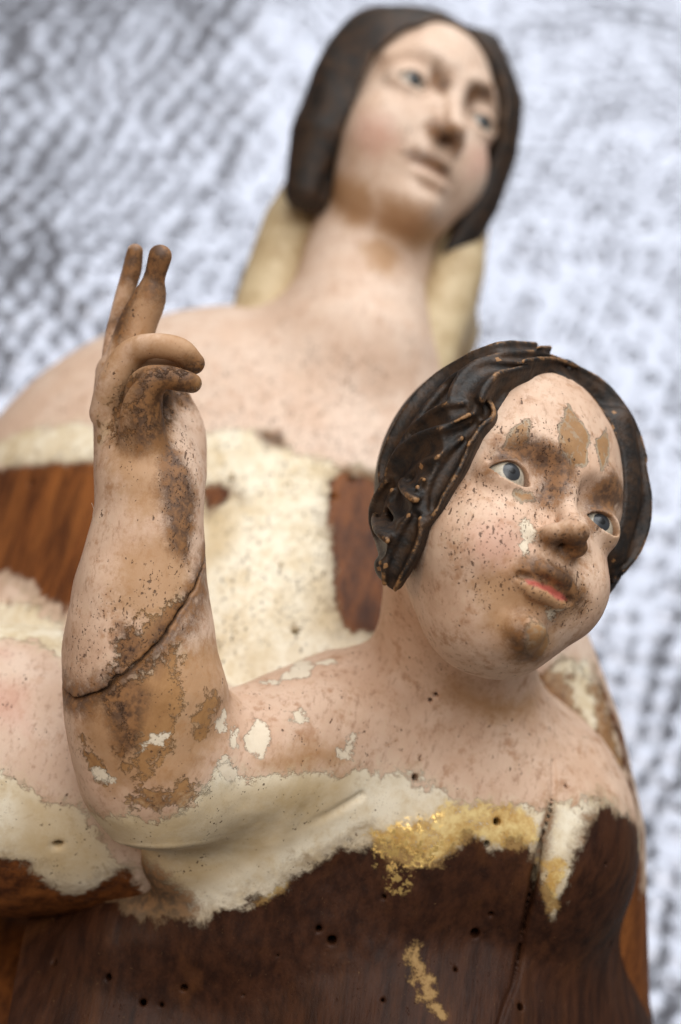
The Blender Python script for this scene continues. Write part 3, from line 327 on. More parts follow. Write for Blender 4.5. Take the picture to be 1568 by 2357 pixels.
def face(F, ex=1.5, young=True):
    "features shared by both carved faces, in head units: eyes at (+-ex, 0, 0)"
    for s in (-1, 1):
        F.add(s_chain(smooth([(s * 0.55, 0.95, -0.12), (s * 1.3, 1.2, -0.34), (s * 2.1, 0.85, -1.05)], 4), 0.2), 0.6)
        F.sub(s_ell((s * 1.4, 0.28, 0.32), (0.9, 0.58, 0.5)), 0.5)
        F.sub(s_ell((s * 0.78, 0.25, 0.36), (0.34, 0.5, 0.5)), 0.4)
        F.add(s_ell((s * ex, -0.04, -0.72), (0.76, 0.68, 0.78)), 0.18)
        F.sub(s_chain(smooth([(s * 0.88, 0.2, -0.12), (s * 1.15, 0.46, 0.0), (s * 1.6, 0.50, -0.02), (s * 2.12, 0.16, -0.42)]), 0.06), 0.1)
        F.sub(s_chain(smooth([(s * 0.82, -0.5, 0.08), (s * 1.4, -0.74, 0.06), (s * 2.05, -0.52, -0.26)]), 0.045), 0.12)
    # nose
    nl = 0.0 if young else -0.2
    F.add(s_chain([(0, 0.5, -0.08), (0, -0.4, 0.26), (0, -1.16 + nl, 0.74)], [0.25, 0.24, 0.30]), 0.32)
    F.add(s_ell((0, -1.26 + nl, 0.92), (0.34, 0.27, 0.26)), 0.24)
    for s in (-1, 1):
        F.add(s_ell((s * 0.4, -1.40 + nl, 0.42), (0.26, 0.24, 0.38)), 0.24)
        F.sub(s_ell((s * 0.2, -1.66 + nl, 0.60), (0.15, 0.14, 0.26)), 0.08)
    # mouth
    m = 0.2 if young else 0.0
    F.add(s_ell((0, -2.5 + m, -0.36), (1.05, 0.8, 0.68)), 0.45)
    F.sub(s_chain([(0, -1.8 + m * 0.5, 0.5), (0, -2.28 + m, 0.5)], 0.1), 0.2)
    F.add(s_chain(smooth([(-0.9, -2.76 + m, -0.14), (-0.4, -2.5 + m, 0.26), (0, -2.55 + m, 0.38), (0.4, -2.5 + m, 0.26), (0.9, -2.76 + m, -0.14)], 4), [0.09] * 4 + [0.17] * 9 + [0.09] * 4), 0.12)
    F.add(s_chain(smooth([(-0.68, -2.98 + m, 0.0), (-0.3, -3.14 + m, 0.24), (0.3, -3.14 + m, 0.24), (0.68, -2.98 + m, 0.0)], 4), [0.1] * 3 + [0.19] * 7 + [0.1] * 3), 0.14)
    F.sub(s_chain(smooth([(-0.82, -2.83 + m, 0.08), (-0.34, -2.82 + m, 0.42), (0.34, -2.82 + m, 0.42), (0.82, -2.83 + m, 0.08)], 4), 0.115 if young else 0.09), 0.05)
    F.sub(s_ell((0, -3.42 + m * 0.7, 0.40), (0.62, 0.14, 0.24)), 0.25)
    # eye openings, cut clean through the lids
    for s in (-1, 1):
        w, h1, h2 = 0.6, (0.30 if young else 0.26), 0.24
        r1 = (w * w + h1 * h1) / (2 * h1); r2 = (w * w + h2 * h2) / (2 * h2)
        def almond(p, s=s):
            x = p[:, 0] - s * ex; y = p[:, 1] + 0.04 + 0.04 * s * x
            a = np.sqrt(x * x + (y - (h1 - r1)) ** 2) - r1
            b = np.sqrt(x * x + (y - (r2 - h2)) ** 2) - r2
            return np.maximum(np.maximum(a, b), -0.85 - p[:, 2])
        F.sub((almond, np.array([s * ex - 0.8, -0.5, -0.95]), np.array([s * ex + 0.8, 0.6, 0.6])), 0.05)

cf = Field()
cf.add(s_ell((0, 1.2, -3.1), (3.3, 3.75, 3.32)))
cf.add(s_ell((0, -1.55, -2.2), (2.45, 2.45, 2.3)), 0.9)
for s in (-1, 1):
    cf.add(s_ell((s * 1.36, -1.75, -1.25), (1.18, 1.25, 1.22)), 0.8)
cf.add(s_ell((0, -3.35, -2.0), (1.5, 1.05, 1.5)), 0.9)
cf.add(s_ell((0, -3.72, -0.66), (0.58, 0.5, 0.86)), 0.35)
face(cf)

def arm_rows(rows):                            # rows of (u, v, distance, radius in sight units)
    r = smooth(rows, 5)
    return np.array([P(a, b, c) for a, b, c, _ in r]), r[:, 3] * K * r[:, 2]

ARM = arm_rows([(325, 930, 42.3, 60), (335, 1010, 41.8, 100), (342, 1080, 41.4, 117), (345, 1160, 41.2, 121), (333, 1260, 41.1, 138), (324, 1400, 41, 165), (324, 1500, 41, 178),
                (336, 1600, 41, 187), (340, 1720, 41, 176), (350, 1830, 41.1, 150), (372, 1915, 41.4, 108)])
# the break between forearm and elbow: a tilted plane
def brk(p):
    x = (p[:, 0] - P(328, 0, 41)[0]) / (178 * K * 41); z = (p[:, 2] + 41) / (178 * K * 41)
    v = 1178.5 - p[:, 1] / (K * 41)
    return (v - (1400 - 150 * x + 120 * z)) * K * 41 * 0.68 + 0.07 * vnoise(p, 2.2, 3) + 0.03 * vnoise(p, 6, 4)   # > 0 below the break

ARMF, alo, ahi = s_stack(ARM)
def arm_core(p):
    return ARMF(p) + 0.05 * vnoise(p, 1.1, 7)

body = Field()
body.add(s_ell(P(890, 2420, 51.9), (9.0, 9.8, 11.4)))
body.add(s_ell(P(330, 2500, 51.6), (9.4, 9.0, 10.7)), 2.0)
body.add(s_chain([P(300, 2150, 44.6), P(560, 2110, 44.4), P(900, 2000, 44.6)], [1.3, 1.8, 1.8]), 2.0)
body.add(s_ell(P(1010, 1830, 47.6), (4.6, 4.2, 4.8)), 1.6)
body.add(s_ell(P(1235, 1930, 47.4), (3.1, 3.9, 4.4)), 1.6)
def smax(a, b, k):
    h = np.maximum(k - np.abs(a - b), 0) / k
    return np.maximum(a, b) + h * h * k * 0.25
body.add((lambda p: smax(arm_core(p), 0.045 - brk(p), 0.05), alo, ahi), 0.9)
body.add(s_chain([P(380, 1800, 41.4), P(600, 1750, 43.2), P(800, 1700, 45.2)], [1.75, 2.2, 2.7]), 0.9)
body.add(s_chain([P(1060, 1350, 44.2), P(1050, 1540, 45.6), P(1040, 1700, 47)], [2.25, 2.4, 2.8]), 1.2)
body.add(s_chain([P(400, 1975, 43.2), P(620, 1945, 43.5), P(860, 1860, 44.4)], [0.9, 1.25, 1.4]), 1.3)
body.sub(s_chain([P(285, 1990, 41.6), P(330, 2030, 42.2)], [0.12, 0.1]), 0.4)
body.sub(s_chain([P(600, 1965, 41.6), P(700, 1915, 41.8), P(830, 1830, 42.5)], [0.04, 0.09, 0.08]), 0.2)
body.add(HC.wrap(cf, (-3.6, -5.0, -7.4), (3.6, 5.2, 1.4)), 0.6)
body.cut(lambda p: np.maximum(-p[:, 2] - 50.5, -p[:, 1] - 17.5))

for hx, hy, hz, nx, ny, nz, hr in BAKED.get('child_holes', []):
    c = np.array((hx, hy, hz)); n = np.array((nx, ny, nz))
    body.sub(s_chain([c + n * 0.3, c - n * 1.2], hr * K * 41), 0.03)
_cr = BAKED.get('crack')
if _cr:
    _c = np.array([q[:3] for q in _cr]); _n = np.array([q[3:6] for q in _cr])
    for dep, f in ((0.0, 1.0), (0.25, 0.8), (0.5, 0.6)):
        body.sub(s_chain(smooth(_c - _n * dep, 4), np.interp(np.linspace(0, 1, (len(_c) - 1) * 4 + 1), [0, .2, .6, 1], [.04, .11, .12, .08]) * f), 0.08)

body.post = lambda p: 0.035 * vnoise(p, 0.9, 41) + 0.014 * vnoise(p, 2.7, 42)

def hand_rows(*rows): return s_chain(*arm_rows(rows))
fore = Field()
fore.add((lambda p: smax(arm_core(p), brk(p) + 0.045, 0.05), alo, ahi))
fore.add(hand_rows((345, 1130, 41.5, 116), (335, 1040, 41.9, 112), (300, 950, 42.2, 86), (270, 860, 42.5, 50)), 0.4)
fore.add(hand_rows((415, 1090, 42.3, 56), (418, 1000, 42.6, 56), (405, 930, 42.7, 40)), 0.5)
fore.add(hand_rows((262, 870, 43.1, 32), (264, 790, 43.1, 25), (281, 700, 43.1, 21), (303, 625, 43.0, 22), (311, 580, 42.9, 19)), 0.12)
fore.add(hand_rows((284, 850, 42.3, 50), (318, 745, 42.3, 44), (344, 688, 42.2, 38), (355, 642, 42.1, 25), (369, 590, 41.9, 27)), 0.15)
fore.add(hand_rows((330, 930, 41.8, 70), (350, 850, 41.6, 46), (400, 835, 41.4, 30)), 0.3)
fore.add(hand_rows((250, 950, 41.5, 44), (266, 875, 41.1, 40), (302, 815, 40.9, 34), (352, 796, 40.6, 29), (412, 806, 40.6, 30), (446, 836, 40.8, 26)), 0.12)
fore.add(hand_rows((335, 1050, 40.7, 56), (322, 960, 40.5, 54), (332, 895, 40.3, 46), (375, 870, 40.2, 30), (420, 876, 40.2, 26), (442, 882, 40.3, 23)), 0.15)
fore.sub(hand_rows((268, 985, 40.6, 16), (284, 915, 40.3, 18), (310, 862, 40.0, 12)), 0.25)
for u, v, d in ((368, 570, 41.4), (448, 832, 40.2)):       # nails
    fore.sub(s_ell(P(u, v, d - 0.25), (0.16, 0.14, 0.2)), 0.06)

hair = Field()
hair.add(s_ell((0, 1.3, -3.2), (3.45, 3.82, 3.3)))
def hairline(p):                               # > 0 in front of the hair's edge
    x, y, z = p[:, 0], p[:, 1], p[:, 2]
    r = np.sqrt((x / np.where(x < 0, 2.4, 2.75)) ** 2 + ((y - 0.2) / np.where(y > 0.2, 3.7, 7.5)) ** 2)
    edge = (1 - r) * 2.6
    low = (-y - 2.1 - 0.55 * np.clip(x, -9, 9) * 0 + np.where(x > 0, 2.3, 0)) 
    return np.maximum(np.minimum(edge, z + 3.4), low)
hair.cut(lambda p: hairline(p) - 0.12 * vnoise(p, 1.6, 5))

for s in (-1, 1):                              # fullness over the temples and beside the cheeks
    hair.add(s_chain(smooth([(s * 1.9, 3.6, -1.1), (s * 2.62, 1.8, -1.15), (s * 2.8, 0.2, -1.5)] + ([(-2.8, -1.2, -2.0), (-2.75, -2.5, -2.8)] if s < 0 else []), 4), 0.5), 0.4)
HBASE = Field(); HBASE.ops = list(hair.ops)

def skull(u, v, lift=0.0):                     # where a line of sight meets the hair mass
    o = HC.loc(np.zeros((1, 3))); t = nrm(HC.loc(P(u, v, 1.0)[None])[0] - o[0])
    x = 30.0; best = (9e9, x)
    for _ in range(90):
        d = float(HBASE(o + t * x)[0])
        if d < best[0]: best = (d, x)
        if d < 0.004: break
        x += min(d, 1.0) * 0.7
        if x > 60: break
    return (o + t * best[1])[0]

HCEN = np.array((0, 1.3, -3.2))
def lock(rows, local=False):
    "one carved lock: a scooped ribbon with raised rims, swept over the skull"
    q = smooth([list(r[:3] if local else skull(r[0], r[1])) + [r[-1]] for r in rows], 5)
    rims, mid, scoop = ([], []), [], []
    for i in range(len(q)):
        tan = nrm(q[min(i + 1, len(q) - 1), :3] - q[max(i - 1, 0), :3])
        nor = nrm(q[i, :3] - HCEN); side = nrm(np.cross(tan, nor)); w = q[i, 3]
        mid.append(q[i, :3] + nor * 0.02); scoop.append(q[i, :3] + nor * (0.06 + w * 1.05))
        for k in (0, 1): rims[k].append(q[i, :3] + side * (2 * k - 1) * w * 0.85 + nor * 0.25)
    hair.add(s_chain(mid, q[:, 3] * 0.95 + 0.04), 0.2)
    hair.sub(s_chain(scoop, q[:, 3] * 0.8), 0.15)
    for k in (0, 1): hair.add(s_chain(rims[k], 0.06 + 0.045 * q[:, 3]), 0.09)

LOCKS = [
    [(1243, 817, 0.25), (1175, 820, 0.35), (1097, 847, 0.42), (1029, 890, 0.46), (975, 949, 0.46), (936, 1012, 0.42), (910, 1070, 0.35), (905, 1109, 0.25)],
    [(1311, 859, 0.12), (1257, 842, 0.22), (1194, 842, 0.3), (1126, 859, 0.34), (1077, 886, 0.3)],
    [(1205, 862, 0.12), (1170, 862, 0.26), (1126, 868, 0.4), (1090, 900, 0.5), (1077, 939, 0.48), (1097, 968, 0.36), (1121, 963, 0.24), (1116, 939, 0.15)],
    [(1077, 954, 0.25), (1038, 968, 0.4), (1000, 992, 0.44), (970, 1022, 0.4), (951, 1051, 0.3)],
    [(1097, 988, 0.2), (1068, 1012, 0.36), (1024, 1027, 0.46), (975, 1046, 0.5), (939, 1085, 0.5), (929, 1133, 0.48), (951, 1172, 0.42), (985, 1172, 0.34), (1000, 1138, 0.26), (980, 1114, 0.16)],
    [(1077, 1022, 0.15), (1058, 1051, 0.28), (1034, 1090, 0.34), (1014, 1129, 0.3), (1004, 1163, 0.2)],
    [(914, 1119, 0.2), (895, 1158, 0.36), (885, 1206, 0.42), (895, 1255, 0.42), (922, 1274, 0.36), (944, 1245, 0.26), (932, 1221, 0.16)],
    [(966, 1187, 0.2), (956, 1221, 0.34), (936, 1265, 0.36), (917, 1309, 0.3), (910, 1338, 0.2)],
]
for l in LOCKS: lock(l)
CURLS = [
    [(0.0, 4.55, -1.5, .2), (1.2, 4.5, -1.4, .28), (2.2, 3.9, -1.3, .32), (2.85, 3.0, -1.25, .32), (3.15, 2.1, -1.3, .26)],
    [(0.4, 4.95, -2.5, .3), (2.0, 4.5, -2.3, .32), (3.0, 3.4, -2.15, .33), (3.45, 2.0, -2.1, .33), (3.55, 0.6, -2.2, .3)],
    [(2.85, 2.7, -1.2, .2), (3.25, 2.0, -1.25, .32), (3.5, 1.2, -1.4, .3), (3.45, 0.4, -1.6, .28), (3.15, -0.15, -1.75, .24), (2.95, 0.2, -1.6, .12)],
    [(3.4, 1.0, -2.2, .25), (3.55, 0.2, -2.3, .3), (3.35, -0.5, -2.4, .26)],
]
for l in CURLS: lock(l, True)

statue_child = empty('carved_child', P(900, 2500, 46),
                     'carved wooden child with dark curls and one raised hand, in front of the woman', 'statue')
statue_woman = empty('carved_woman', P(500, 2500, 56),
                     'larger carved wooden woman with parted dark hair and pale veil, behind the child', 'statue')
# ------------------------------------------------------------------ the carved woman
HW = Frame(1043, 230, 58.0, 27, -30, -17, 1.16)
wf = Field()
wf.add(s_ell((0, 0.9, -3.5), (2.85, 3.15, 3.6)))
wf.add(s_ell((0, -1.6, -2.0), (2.4, 3.0, 2.2)), 0.8)
for s in (-1, 1):
    wf.add(s_ell((s * 1.4, -1.6, -1.2), (1.15, 1.4, 1.1)), 0.7)
wf.add(s_ell((0, -3.75, -0.55), (0.8, 0.7, 0.9)), 0.5)
wf.add(s_ell((0, -3.3, -2.2), (1.7, 1.5, 1.9)), 0.9)
face(wf, 1.46, False)

wbody = Field()
wbody.add(s_ell(P(560, 1340, 60.5), (12.0, 11.0, 8.5)))
wbody.add(s_ell(P(560, 1720, 55.5), (12.0, 8.0, 9.5)), 6.0)
wbody.add(s_ell(P(60, 2480, 53.0), (13.0, 6.6, 8.6)), 1.5)
wbody.add(s_chain([P(870, 500, 61.5), P(830, 660, 59.5), P(810, 820, 58)], [2.5, 2.55, 3.2]), 1.6)
wbody.add(s_chain([P(-200, 1760, 47), P(60, 1770, 46.6), P(330, 1800, 46.6)], [4.6, 4.4, 3.9]), 0.8)
wbody.add(HW.wrap(wf, (-3, -5, -7.2), (3, 5, 1.4)), 0.5)
wbody.add(s_chain([P(1225, 1530, 50.5), P(1275, 1700, 50), P(1320, 1920, 49.5), P(1330, 2350, 49)], [2.1, 2.25, 2.3, 2.3]), 0.8)
for hx, hy, hz, nx, ny, nz, hr in BAKED.get('woman_holes', []):
    c = np.array((hx, hy, hz)); n = np.array((nx, ny, nz))
    wbody.sub(s_chain([c + n * 0.3, c - n * 1.2], hr * K * 47), 0.03)
wbody.cut(lambda p: np.maximum(-p[:, 2] - 66.5, -p[:, 1] - 18.0))

whair = Field()
whair.add(s_ell((0, 0.9, -3.45), (3.3, 3.38, 3.6)))
whair.add(s_chain([(-2.1, 2.2, -2.9), (-2.7, 0.0, -2.9), (-2.75, -1.8, -3.1), (-2.5, -3.7, -3.4)], [0.8, 1.0, 1.05, 0.8]), 1.2)
whair.add(s_chain([(1.6, 3.6, -1.9), (2.7, 2.0, -1.7), (3.0, 0.2, -1.7), (2.95, -1.6, -1.9), (2.75, -3.6, -2.3), (2.2, -5.4, -2.8)], [0.6, 0.75, 0.85, 0.85, 0.75, 0.55]), 1.0)
def whairline(p):
    x, y, z = p[:, 0], p[:, 1], p[:, 2]
    r = np.sqrt((x / 2.6) ** 2 + ((y - 0.2) / np.where(y > 0.2, 2.85, 9.0)) ** 2)
    return np.minimum((1 - r) * 2.3, z + 2.9)
whair.post = lambda p: 0.03 * np.sin(p[:, 2] * 3.2 + p[:, 1] * 0.9 + 1.2 * vnoise(p, 0.6, 51))
whair.cut(lambda p: whairline(p) - 0.1 * vnoise(p, 1.2, 9))
veil = Field()
veil.add(s_chain([P(735, 430, 62.5), P(672, 520, 61.0), P(610, 700, 59.5), P(580, 850, 59)], [1.3, 1.2, 1.2, 1.4]))
veil.add(s_chain([P(1060, 520, 61.8), P(1050, 620, 60.8), P(1000, 760, 59.4), P(950, 900, 58)], [1.1, 1.15, 1.2, 1.4]))
veil.add(s_chain([P(760, 500, 65), P(900, 560, 66), P(1020, 560, 64)], [2.0, 2.6, 1.8]), 1.5)
veil.add(s_chain([P(700, 700, 63.5), P(850, 720, 63.5), P(980, 760, 62.5)], [2.4, 2.8, 2.2]), 1.5)
veil.cut(lambda p: -p[:, 2] - 66.5)
# ------------------------------------------------------------------ materials
class Nodes:
    def __init__(self, name):
        self.m = bpy.data.materials.new(name); self.m.use_nodes = True
        self.t = self.m.node_tree; self.b = self.t.nodes['Principled BSDF']
    def new(self, typ, **kw):
        n = self.t.nodes.new(typ)
        for k, v in kw.items(): setattr(n, k, v)
        return n
    def put(self, sock, v):
        if isinstance(v, bpy.types.NodeSocket): self.t.links.new(v, sock)
        elif isinstance(v, (tuple, list)) and sock.type == 'RGBA': sock.default_value = (*v, 1) if len(v) == 3 else v
        else: sock.default_value = v
    def math(self, op, a, b=0.0, c=None, clamp=False):
        n = self.new('ShaderNodeMath', operation=op, use_clamp=clamp)
        self.put(n.inputs[0], a); self.put(n.inputs[1], b)
        if c is not None: self.put(n.inputs[2], c)
        return n.outputs[0]
    def add(self, *a):
        r = a[0]
        for x in a[1:]: r = self.math('ADD', r, x)
        return r
    def mul(self, a, b): return self.math('MULTIPLY', a, b)
    def step(self, x, lo, hi, a=0.0, b=1.0):
        n = self.new('ShaderNodeMapRange', interpolation_type='SMOOTHSTEP')
        self.put(n.inputs[0], x); self.put(n.inputs[1], lo); self.put(n.inputs[2], hi); self.put(n.inputs[3], a); self.put(n.inputs[4], b)
        return n.outputs[0]
    def mix(self, f, a, b, blend='MIX'):
        n = self.new('ShaderNodeMix', data_type='RGBA', blend_type=blend)
        self.put(n.inputs[0], f); self.put(n.inputs[6], a); self.put(n.inputs[7], b)
        return n.outputs[2]
    def attr(self, name):
        n = self.new('ShaderNodeAttribute', attribute_name=name); return n.outputs['Fac']
    def coords(self, scale=(100, 100, 100), rot=(0, 0, 0)):
        tc = self.new('ShaderNodeTexCoord'); mp = self.new('ShaderNodeMapping')
        mp.inputs['Scale'].default_value = scale; mp.inputs['Rotation'].default_value = rot
        self.t.links.new(tc.outputs['Object'], mp.inputs['Vector']); return mp.outputs[0]
    def noise(self, vec, scale, detail=4, rough=0.6, dist=0.0):
        n = self.new('ShaderNodeTexNoise')
        self.put(n.inputs['Vector'], vec); n.inputs['Scale'].default_value = scale; n.inputs['Detail'].default_value = detail
        n.inputs['Roughness'].default_value = rough; n.inputs['Distortion'].default_value = dist
        return n.outputs['Fac']
    def vor(self, vec, scale, feature='F1', rnd=1.0):
        n = self.new('ShaderNodeTexVoronoi', feature=feature)
        self.put(n.inputs['Vector'], vec); n.inputs['Scale'].default_value = scale; n.inputs['Randomness'].default_value = rnd
        return n.outputs
    def bump(self, h, dist, strength=1.0, prev=None):
        n = self.new('ShaderNodeBump'); self.put(n.inputs['Height'], h); n.inputs['Distance'].default_value = dist; n.inputs['Strength'].default_value = strength
        if prev is not None: self.t.links.new(prev, n.inputs['Normal'])
        return n.outputs[0]
    def out(self, **kw):
        for k, v in kw.items(): self.put(self.b.inputs[k], v)
        return self.m

def polychrome(name, pink_a, pink_b, pink_c, wood_a, wood_b, wood_c):
    "old painted wood: flesh paint over gilding over gesso over walnut, each layer lost in places"
    N = Nodes(name)
    co = N.coords(); gr = N.coords((100, 100, 13))
    n1 = N.noise(co, 0.55, 5, 0.62); n2 = N.noise(co, 3.2, 7, 0.7); n3 = N.noise(co, 22, 3, 0.6)
    c1 = N.math('SUBTRACT', n1, 0.5); c2 = N.math('SUBTRACT', n2, 0.5); c3 = N.math('SUBTRACT', n3, 0.5)
    c4 = N.math('SUBTRACT', N.noise(co, 1.25, 9, 0.74, 0.4), 0.5)
    edge = N.add(N.mul(c4, 1.5), N.mul(c2, 0.55), N.mul(c3, 0.2))
    def layer(a, w=0.02, amp=1.0, off=0.0):
        return N.step(N.add(N.attr(a), N.mul(edge, amp), off), -w, w)
    # flesh paint with brush marks and rubbed places
    br = N.noise(N.coords((100, 100, 45), (0.5, 0.3, 0.9)), 5.5, 6, 0.72)
    flesh = N.mix(N.step(n1, 0.36, 0.64), pink_a, pink_b)
    flesh = N.mix(N.step(N.noise(co, 1.7, 6, 0.7), 0.5, 0.68), flesh, pink_c)
    flesh = N.mix(N.mul(N.step(br, 0.5, 0.72), 0.4), flesh, (0.62, 0.47, 0.33))
    flesh = N.mix(N.mul(N.step(br, 0.49, 0.3), 0.62), flesh, (0.31, 0.175, 0.105))
    flesh = N.mix(N.mul(N.step(N.add(N.attr('blush'), N.mul(c2, 0.8)), -0.45, 0.5), 0.34), flesh, (0.54, 0.22, 0.17))
    # light bare wood, with a grey rim of old ground
    grain = N.noise(gr, 4.5, 6, 0.65, 0.5)
    lw = N.mix(N.step(N.add(N.mul(grain, 0.5), N.mul(n2, 0.5)), 0.36, 0.64), (0.15, 0.062, 0.022), (0.40, 0.225, 0.10))
    lwm = N.mul(layer('lwood', 0.08, 1.7), N.step(N.add(n2, N.mul(N.attr('lwood'), 0.35)), 0.43, 0.52)); chm = layer('chip', 0.025, 0.3); chr_ = layer('chip', 0.04, 0.45, 0.06); rim = layer('lwood', 0.12, 1.5, N.mul(c1, 0.9))
    col = N.mix(N.mul(rim, 0.55), flesh, N.mix(N.step(c1, -0.06, 0.06), (0.34, 0.28, 0.19), (0.66, 0.54, 0.36)))
    col = N.mix(lwm, col, lw)
    col = N.mix(N.mul(chr_, 0.85), col, (0.33, 0.27, 0.19))
    col = N.mix(N.mul(chm, N.step(n2, 0.38, 0.5, 0.35, 1.0)), col, N.mix(n2, (0.22, 0.11, 0.045), (0.42, 0.245, 0.115)))
    col = N.mix(N.mul(N.step(N.add(N.attr('stain_shade'), N.mul(c2, 1.0), N.mul(c1, 0.6)), -0.35, 0.45), 0.72), col, (0.36, 0.185, 0.068))  # ochre stains, plus shade painted on the hand and child's neck
    # gesso
    ges = N.mix(N.step(N.add(N.mul(n1, 0.6), N.mul(n2, 0.4)), 0.38, 0.62), (0.62, 0.50, 0.32), (0.82, 0.75, 0.60))
    ges = N.mix(N.mul(N.step(c4, 0.05, 0.2), 0.55), ges, (0.40, 0.29, 0.165))
    ges = N.mix(N.mul(N.step(N.add(n3, N.mul(c1, 0.4)), 0.66, 0.73), 0.5), ges, (0.20, 0.15, 0.10))
    st = N.step(N.add(N.attr('stain_shade'), N.mul(c2, 1.0), N.mul(c1, 0.6)), -0.35, 0.45)
    ges = N.mix(N.mul(st, 0.6), ges, (0.52, 0.375, 0.19))
    gm = layer('gesso', 0.07, 1.2)
    col = N.mix(N.mul(N.mul(layer('gesso', 0.34, 1.6, 0.16), N.step(br, 0.40, 0.60, 0.25, 1.0)), 0.6), col, N.mix(0.4, ges, (0.58, 0.42, 0.27)))
    col = N.mix(gm, col, ges)
    fl = layer('fleck', 0.04, 0.85)
    col = N.mix(fl, col, N.mix(n2, (0.62, 0.51, 0.37), (0.80, 0.72, 0.58)))
    # grime settled on the paint, plus painted shade on hand and woman's nose
    dirt_shade = N.mul(N.step(N.add(N.attr('dirt_shade'), N.mul(c2, 0.85), N.mul(c3, 0.3)), -0.33, 0.14), 0.9)
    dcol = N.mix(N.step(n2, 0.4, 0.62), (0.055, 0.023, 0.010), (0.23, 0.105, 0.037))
    col = N.mix(dirt_shade, col, dcol)
    # specks, nicks and short cracks
    thr = N.step(N.attr('speck'), -0.4, 0.15, 0.0, 1.0)
    patch = N.noise(co, 1.3, 4, 0.65)
    spk = None
    for k, (sc, rot, st, size, dens) in enumerate(((7.0, (0.3, 0.6, 0.2), 30, 0.27, 0.0), (10.0, (1.1, 0.2, 1.9), 36, 0.26, 0.01), (15.0, (0.6, 1.6, 0.4), 60, 0.28, 0.02))):
        vec = N.coords((100, 100, st), rot)
        wob = N.new('ShaderNodeVectorMath', operation='ADD'); nz = N.new('ShaderNodeTexNoise')
        N.put(nz.inputs['Vector'], co); nz.inputs['Scale'].default_value = 6.0; nz.inputs['Detail'].default_value = 3
        sc_ = N.new('ShaderNodeVectorMath', operation='SCALE'); N.put(sc_.inputs[0], nz.outputs['Color']); sc_.inputs['Scale'].default_value = 0.22
        N.put(wob.inputs[0], vec); N.put(wob.inputs[1], sc_.outputs[0])
        vo = N.vor(wob.outputs[0], sc)
        sep = N.new('ShaderNodeSeparateColor'); N.put(sep.inputs[0], vo['Color'])
        want = N.add(dens, N.mul(thr, 0.44), N.mul(N.math('SUBTRACT', patch, 0.52), 1.5))
        one = N.mul(N.step(vo['Distance'], size, size * 0.6), N.math('LESS_THAN', sep.outputs[0], want))
        spk = one if spk is None else N.math('MAXIMUM', spk, one)
    col = N.mix(N.mul(spk, 0.82), col, N.mix(n2, (0.03, 0.016, 0.010), (0.11, 0.05, 0.022)))
    # dark waxed wood
    wg = N.noise(gr, 3.0, 6, 0.65, 0.05); wf_ = N.noise(N.coords((100, 100, 7)), 16, 4, 0.6)
    wd = N.mix(N.step(wg, 0.3, 0.7), wood_a, wood_b)
    wd = N.mix(N.mul(N.step(N.noise(gr, 0.8, 4, 0.6, 0.1), 0.5, 0.75), 0.55), wd, wood_c)
    wd = N.mix(N.mul(N.step(wf_, 0.55, 0.72), 0.55), wd, (0.018, 0.007, 0.004))
    wd = N.mix(N.mul(N.step(N.add(n3, N.mul(c2, 0.5)), 0.72, 0.78), 0.6), wd, (0.38, 0.24, 0.11))
    wm = N.step(N.add(N.attr('wood'), N.mul(edge, 0.75), N.mul(N.math('SUBTRACT', N.noise(gr, 1.6, 3, 0.6), 0.5), 0.7)), -0.13, 0.11)
    wdust = layer('wood', 0.4, 1.5, 0.28)
    col = N.mix(N.mul(wdust, 0.55), col, (0.20, 0.125, 0.06))
    col = N.mix(wm, col, wd)
    # ochre bole and what is left of the gold leaf
    go = N.mul(layer('gold', 0.10, 0.9), N.step(N.add(n2, N.mul(c3, 0.8), N.mul(gm, 0.12)), 0.40, 0.50))
    gcol = N.mix(N.step(N.add(N.mul(n2, 0.6), N.mul(n1, 0.4)), 0.42, 0.6), (0.50, 0.28, 0.055), (0.78, 0.60, 0.25))
    gcol = N.mix(wm, gcol, N.mix(n2, (0.22, 0.11, 0.03), (0.46, 0.31, 0.13)))
    col = N.mix(N.mul(go, 0.9), col, gcol)
    leaf = N.mul(layer('leaf', 0.12, 0.8), N.step(N.add(N.noise(co, 4.5, 5, 0.7), N.mul(c2, 0.3)), 0.52, 0.55))
    col = N.mix(leaf, col, (0.90, 0.62, 0.22))
    # lips
    rd = N.step(N.add(N.attr('red'), N.mul(c2, 0.25)), -0.06, 0.05)
    col = N.mix(N.mul(rd, 0.9), col, N.mix(n2, (0.36, 0.045, 0.032), (0.47, 0.13, 0.10)))
    rough = N.add(N.mul(n2, 0.25), N.step(wm, 0, 1, 0.44, 0.36))
    rough = N.mix(leaf, rough, (0.28, 0.28, 0.28))
    # relief: every layer has its own thickness
    h = N.add(N.mul(fl, -0.5), N.mul(lwm, -0.8), N.mul(chr_, -0.7), N.mul(gm, -0.45), N.mul(wm, -0.5), N.mul(spk, -0.6), N.mul(br, 0.28), N.mul(n2, 0.25), N.mul(go, 0.2), N.mul(N.mul(wm, wf_), -0.35))
    nb = N.bump(h, 0.00042, 0.9)
    return N.out(**{'Base Color': col, 'Roughness': rough, 'Metallic': N.mul(leaf, 0.9), 'Specular IOR Level': N.step(wm, 0.0, 1.0, 0.36, 0.16), 'Normal': nb})

M_CHILD = polychrome('child_polychromy', (0.58, 0.385, 0.27), (0.66, 0.475, 0.355), (0.44, 0.255, 0.155), (0.020, 0.0072, 0.0040), (0.056, 0.0205, 0.0095), (0.115, 0.043, 0.014))
M_WOMAN = polychrome('woman_polychromy', (0.62, 0.445, 0.335), (0.68, 0.525, 0.42), (0.57, 0.39, 0.285), (0.055, 0.017, 0.006), (0.19, 0.062, 0.016), (0.34, 0.12, 0.03))

